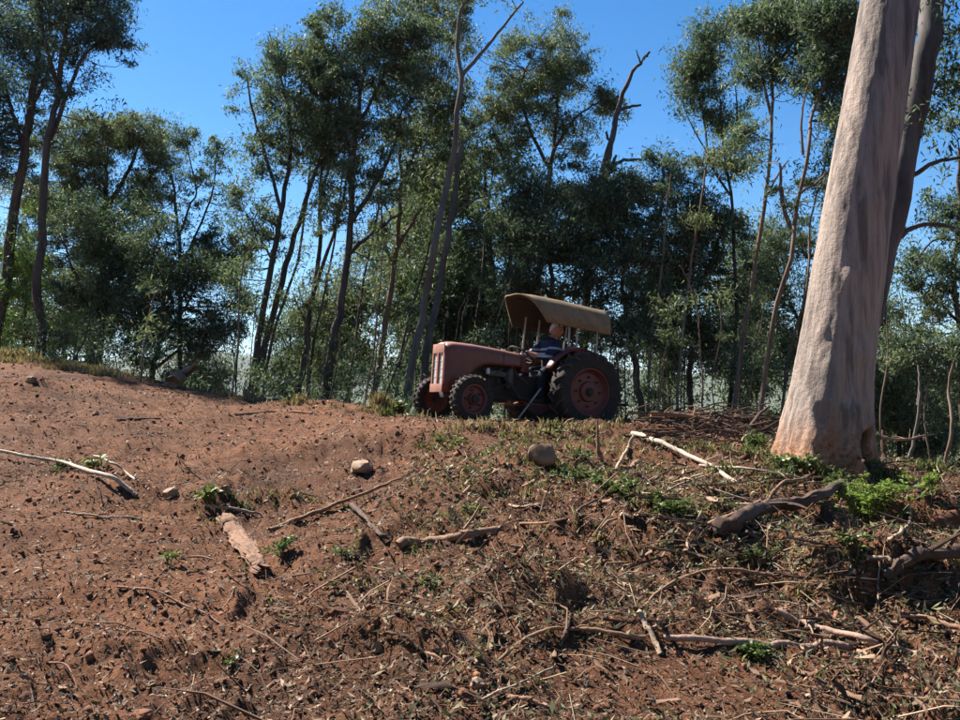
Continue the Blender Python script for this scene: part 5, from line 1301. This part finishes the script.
stick('broken_stake', 'pointed brown wood splinter standing upright by the round rock', [(600, 461), (599, 459.5), (598, 458.5)], 11, 2, 'bark_log', 'stake', lift=[-.05, .14, .40], lump=.3, seg=10, jag=0)
stick('broken_log', 'reddish wood chunk beside the leaning snapped stick', [(622, 470), (632, 468), (641, 463)], 9, 8, 'red_wood', 'log', lump=.4)
stick('broken_log', 'flat weathered slab of bark below the round rock', [(510, 507), (525, 508), (541, 509)], 9, 8, 'pale_wood', 'bark slab', oval=.35)
stick('broken_log', 'pale wood chip right of the leafy sprouts', [(621, 518), (629, 521), (637, 524)], 8, 6, 'pale_wood', 'wood chip', oval=.5)
stick('fallen_branch', 'brown bark-covered branch on top of the debris heap', [(650, 421), (690, 425), (735, 428)], 8, 5, 'brown_wood', 'branch', lift=[.12, .14, .08], twigs=4)
stick('fallen_branch', 'dark bent branch rising from the debris heap beside the big trunk', [(745, 437), (757, 432), (768, 430)], 6, 4, 'dark_wood', 'branch', lift=[.0, .20, .30])
stick('broken_stump', 'reddish dead stump with upturned roots on the crest at left', [(172, 387), (184, 383), (196, 376)], 17, 5, 'red_wood', 'stump', lift=[.05, .22, .5], lump=.6, seg=14, twigs=5)
stick('broken_stump', 'charred black stump close behind the foot of the big trunk', [(884, 464), (884, 462), (884, 461)], 9, 5, 'dark_wood', 'stump', lift=[-.05, .15, .34], lump=.5)
stick('fallen_branch', 'long bark-brown stick near the crest above the flat hollow', [(235, 415), (275, 412), (312, 414)], 3, 3, 'brown_wood', 'stick')

rock('rock', 'round tan rock below the gap between the tractor wheels', 543, 452, 33, 25, 'tan_stone', 'rock', seed=3, rough=.16, sink=.15)
rock('rock', 'flat tan stone in front of the near front wheel', 482, 425, 20, 8, 'tan_stone', 'rock', seed=4)
rock('rock', 'brown boulder of caked soil in a dark hollow, upper middle', 362, 463, 30, 18, 'stone', 'rock', seed=5, rough=.3, sink=.2)
rock('rock', 'orange-tan stone behind the stout log', 225, 486, 18, 13, 'tan_stone', 'rock', seed=6)
rock('rock', 'brown stone left of the orange-tan stone', 172, 489, 20, 14, 'stone', 'rock', seed=7)
rock('rock', 'dark clod with hard shadow in the lower middle', 341, 608, 28, 16, 'dark_clod', 'clod', seed=8, rough=.4)
rock('rock', 'small tan stone beside a brown stick, lower middle', 377, 645, 14, 16, 'tan_stone', 'rock', seed=9)
rock('rock', 'pale lump near the crest at far left', 32, 377, 14, 9, 'tan_stone', 'rock', seed=10)
rock('rock', 'large orange-brown root ball of soil at the right edge', 945, 510, 44, 30, 'clod', 'clod', seed=11, rough=.5)
rock('rock', 'dark clod in the bottom left corner', 28, 694, 24, 14, 'dark_clod', 'clod', seed=12, rough=.4)
rock('rock', 'small dark clod on the flat soil at far left', 14, 530, 10, 9, 'dark_clod', 'clod', seed=13, rough=.4)
rock('rock', 'reddish clod left of the slim pale curved stick', 467, 690, 26, 16, 'clod', 'clod', seed=14, rough=.4)
rock('rock', 'brown stone at the bottom near the slim pale stick', 478, 683, 18, 12, 'stone', 'rock', seed=15)
rock('rock', 'orange clod at the bottom edge, left of centre', 142, 712, 24, 10, 'clod', 'clod', seed=16)
rock('rock', 'small pale stone on the hump above the long peeled branch', 96, 411, 8, 7, 'tan_stone', 'rock', seed=17)
rock('rock', 'small brown stone left of the winding root', 447, 655, 14, 9, 'stone', 'rock', seed=18)

def weed(name, label, px, py, wpx, hpx, mat, n, leafL, cat='plant', group='green weeds on the slope', seed=1, fern=False):
    r = np.random.default_rng(seed + 700); p = gp(px, py); k = p[1] / FPX; w, h_ = wpx * k / 2, hpx * k
    root = empty(name, tuple(p)); tag(root, label, cat, group)
    sm = MB(); LV = []
    ns = max(5, n // 26)
    for i in range(ns):
        a = r.uniform(0, 6.283); q = r.uniform(.1, 1) ** .6
        bx, by = r.normal(0, .25) * w, r.normal(0, .2) * w
        tip = np.array([bx + math.cos(a) * w * q, by + math.sin(a) * w * q * .7, h_ * r.uniform(.45, 1.05) * (1.1 - .4 * q)])
        b0 = np.array([bx, by, hz(p[0] + bx, p[1] + by) - p[2] - .01]); tip[2] = max(tip[2], hz(p[0] + tip[0], p[1] + tip[1]) - p[2] + .03)
        S_ = spline([b0, (b0 + tip) / 2 + np.array([0, 0, h_ * .18]), tip], 9)
        sm.tube(S_, np.linspace(.005, .002, 9), 4)
        m_ = n // ns
        t_ = r.uniform(.2, 1, m_) * 8; ii = np.clip(t_.astype(int), 0, 7); c0 = S_[ii] + (S_[ii + 1] - S_[ii]) * (t_ - ii)[:, None]
        d = r.normal(0, 1, (m_, 3)); d[:, 2] = np.abs(d[:, 2]) * .35 - .05
        tg = tip - b0; tg /= np.linalg.norm(tg); d += tg * .5; d /= np.linalg.norm(d, axis=1, keepdims=True)
        e_ = np.cross(d, np.array([0, 0, 1.]) + r.normal(0, .35, (m_, 3))); e_ /= np.linalg.norm(e_, axis=1, keepdims=True)
        L = leafL * r.uniform(.6, 1.3, m_) * (1.15 - t_ / 12); wd = L * (.16 if fern else .24)
        c0 = c0 + d * .004
        LV.append(np.stack([c0, c0 + d * (L * .5)[:, None] - e_ * wd[:, None], c0 + d * L[:, None] - np.array([0, 0, .25]) * L[:, None], c0 + d * (L * .5)[:, None] + e_ * wd[:, None]], 1).reshape(-1, 3))
    sb_ = sm.build('stems', MAT['green_grass'], root); sb_['kind'] = 'stuff'
    f_ = fast_mesh('leaves', np.concatenate(LV), 4, MAT[mat], root); f_['kind'] = 'stuff'
    return root
weed('fern_plant', 'bright yellow-green fern clump at the foot of the big trunk', 868, 518, 108, 46, 'bright_leaf', 1150, .08, seed=1, fern=True)
weed('weed', 'bright green sprout right of the fern clump, by the root ball', 922, 492, 34, 22, 'bright_leaf', 220, .07, seed=2, fern=True)
weed('weed', 'dark green leafy clump under the left foot of the big trunk', 795, 470, 50, 18, 'weed_leaf', 420, .09, seed=3)
weed('weed', 'leafy green sprouts below the leaning snapped stick', 624, 498, 58, 26, 'weed_leaf', 420, .075, seed=4)
weed('weed', 'green leaves at the left side of the leafy sprouts', 574, 485, 40, 18, 'weed_leaf', 200, .065, seed=5)
weed('weed', 'small green weed in mid slope right of the stout log', 281, 552, 30, 16, 'weed_leaf', 130, .05, seed=6)
weed('weed', 'pale green strap-leaved weed behind the stout log', 205, 503, 40, 14, 'green_grass', 70, .10, seed=7)
weed('weed', 'yellow-green weed under the long peeled branch', 62, 470, 22, 10, 'green_grass', 60, .08, seed=8)
weed('weed', 'yellow-green blades at the forked pale stick', 92, 470, 26, 12, 'green_grass', 60, .09, seed=9)
weed('weed', 'green tuft on the pinkish straight pole', 754, 657, 34, 16, 'weed_leaf', 150, .045, seed=10)
weed('weed', 'single pale green blade tuft left of the stout log', 167, 566, 14, 20, 'green_grass', 24, .09, seed=11)
weed('weed', 'green sprout beside the near front wheel', 398, 414, 20, 16, 'green_grass', 90, .10, seed=12)
weed('weed', 'green leaves left of the big trunk above the white-barked branch', 756, 452, 40, 22, 'weed_leaf', 300, .09, seed=13)
weed('weed', 'fine green weed in the right-hand litter above the dark log', 690, 520, 46, 14, 'weed_leaf', 150, .05, seed=14)
weed('weed', 'small green weed near the bottom left', 232, 668, 16, 10, 'weed_leaf', 30, .035, seed=15)
weed('weed', 'green weed patch left of the round rock', 446, 446, 36, 12, 'green_grass', 110, .06, seed=16)
weed('weed', 'tiny weed beside the dark brown half-buried log', 430, 590, 20, 9, 'weed_leaf', 40, .04, seed=17)

weed('weed', 'olive leafy weed between the round rock and the leafy sprouts', 585, 462, 34, 14, 'weed_leaf', 130, .06, seed=21)
weed('weed', 'spreading green weed below the white-barked branch', 668, 512, 54, 18, 'weed_leaf', 240, .06, seed=22)
weed('weed', 'green weed beside the upper end of the thick dark log', 838, 486, 34, 18, 'weed_leaf', 160, .07, seed=23)
weed('weed', 'low green weed in the litter under the thick dark log', 760, 556, 46, 12, 'weed_leaf', 130, .045, seed=24)
weed('weed', 'grey-green weed just under the tractor rear wheel', 560, 437, 44, 12, 'green_grass', 160, .07, seed=25)
weed('weed', 'small green weed left of the dark brown half-buried log', 345, 556, 30, 10, 'weed_leaf', 70, .04, seed=26)
weed('weed', 'low green weed above the dark brown half-buried log', 470, 512, 44, 10, 'green_grass', 100, .05, seed=27)
weed('weed', 'green weed downhill of the fern clump', 850, 545, 44, 14, 'weed_leaf', 160, .05, seed=28)
# heap of brush and bark behind the tractor: uncountable sticks
r = np.random.default_rng(500); mb = MB()
cA = [(a, b_) for a, b_ in zip(r.uniform(645, 800, 240), r.uniform(416, 446, 240))] + [(a, b_) for a, b_ in zip(r.uniform(640, 960, 150), r.uniform(470, 640, 150))]
for a, b_ in cA:
    p = gp(a, b_); L = r.uniform(.12, .55) * (.5 + p[1] / 16); an = r.normal(.1, .7); up = r.normal(.0, .16)
    d = np.array([math.cos(an), math.sin(an) * .8, up]); p = p + [0, 0, .03 + abs(r.normal(0, .06)) * (p[1] > 9)]
    kk = r.normal(0, .05, 3) * L; w_ = r.uniform(.004, .013) * (.5 + p[1] / 14)
    mb.tube(spline([p - d * L / 2, p + kk, p + d * L / 2], 6), np.linspace(w_, w_ * .5, 6), 5, lump=.2)
tag(mb.build('brush_debris', MAT['dark_wood']), 'tangle of broken sticks and bark in the debris heap and litter', kind='stuff')

# ------------------------------------------------------------------ unseen trees added right of and behind the camera to cut sky fill
kinds = [q for q in bpy.data.objects if q.name.startswith('dark_tree') and q.parent is None]
rr = random.Random(77)
def copy_tree(src, loc, rz, k):
    c_ = src.copy(); col.objects.link(c_); c_.location = loc; c_.rotation_euler = (0, 0, rz); c_.scale = (k, k, k)
    c_['label'] = 'unseen bush tree added out of view to darken shaded sides'; c_['group'] = 'unseen bush added to darken shaded sides'
    for ch in src.children:
        d_ = ch.copy(); col.objects.link(d_); d_.parent = c_
for i, an in enumerate(np.linspace(8, -205, 20)):
    rad = rr.uniform(10, 15) if an > -160 else rr.uniform(12, 16)
    x_, y_ = 2.5 + rad * math.cos(math.radians(an)), -1.0 + rad * math.sin(math.radians(an))
    copy_tree(kinds[i % len(kinds)], (x_, y_, hz(x_, y_) - .05), rr.uniform(0, 6.28), rr.uniform(1.0, 1.35))

# ------------------------------------------------------------------ the air: thin even haze that only far land shows
hm_ = bpy.data.materials.new('haze'); hm_.use_nodes = True
t = hm_.node_tree; t.nodes.clear()
o = t.nodes.new('ShaderNodeOutputMaterial'); pv = t.nodes.new('ShaderNodeVolumePrincipled')
pv.inputs['Color'].default_value = (.68, .82, 1.0, 1); pv.inputs['Density'].default_value = .00006; pv.inputs['Anisotropy'].default_value = .2
t.links.new(pv.outputs[0], o.inputs['Volume'])
hb_ = MB(); hb_.box((0, 4500, 130), (30000, 9300, 330)); hz_o = hb_.build('haze', hm_, smooth=False)
tag(hz_o, 'thin bluish air over the valley', kind='stuff')
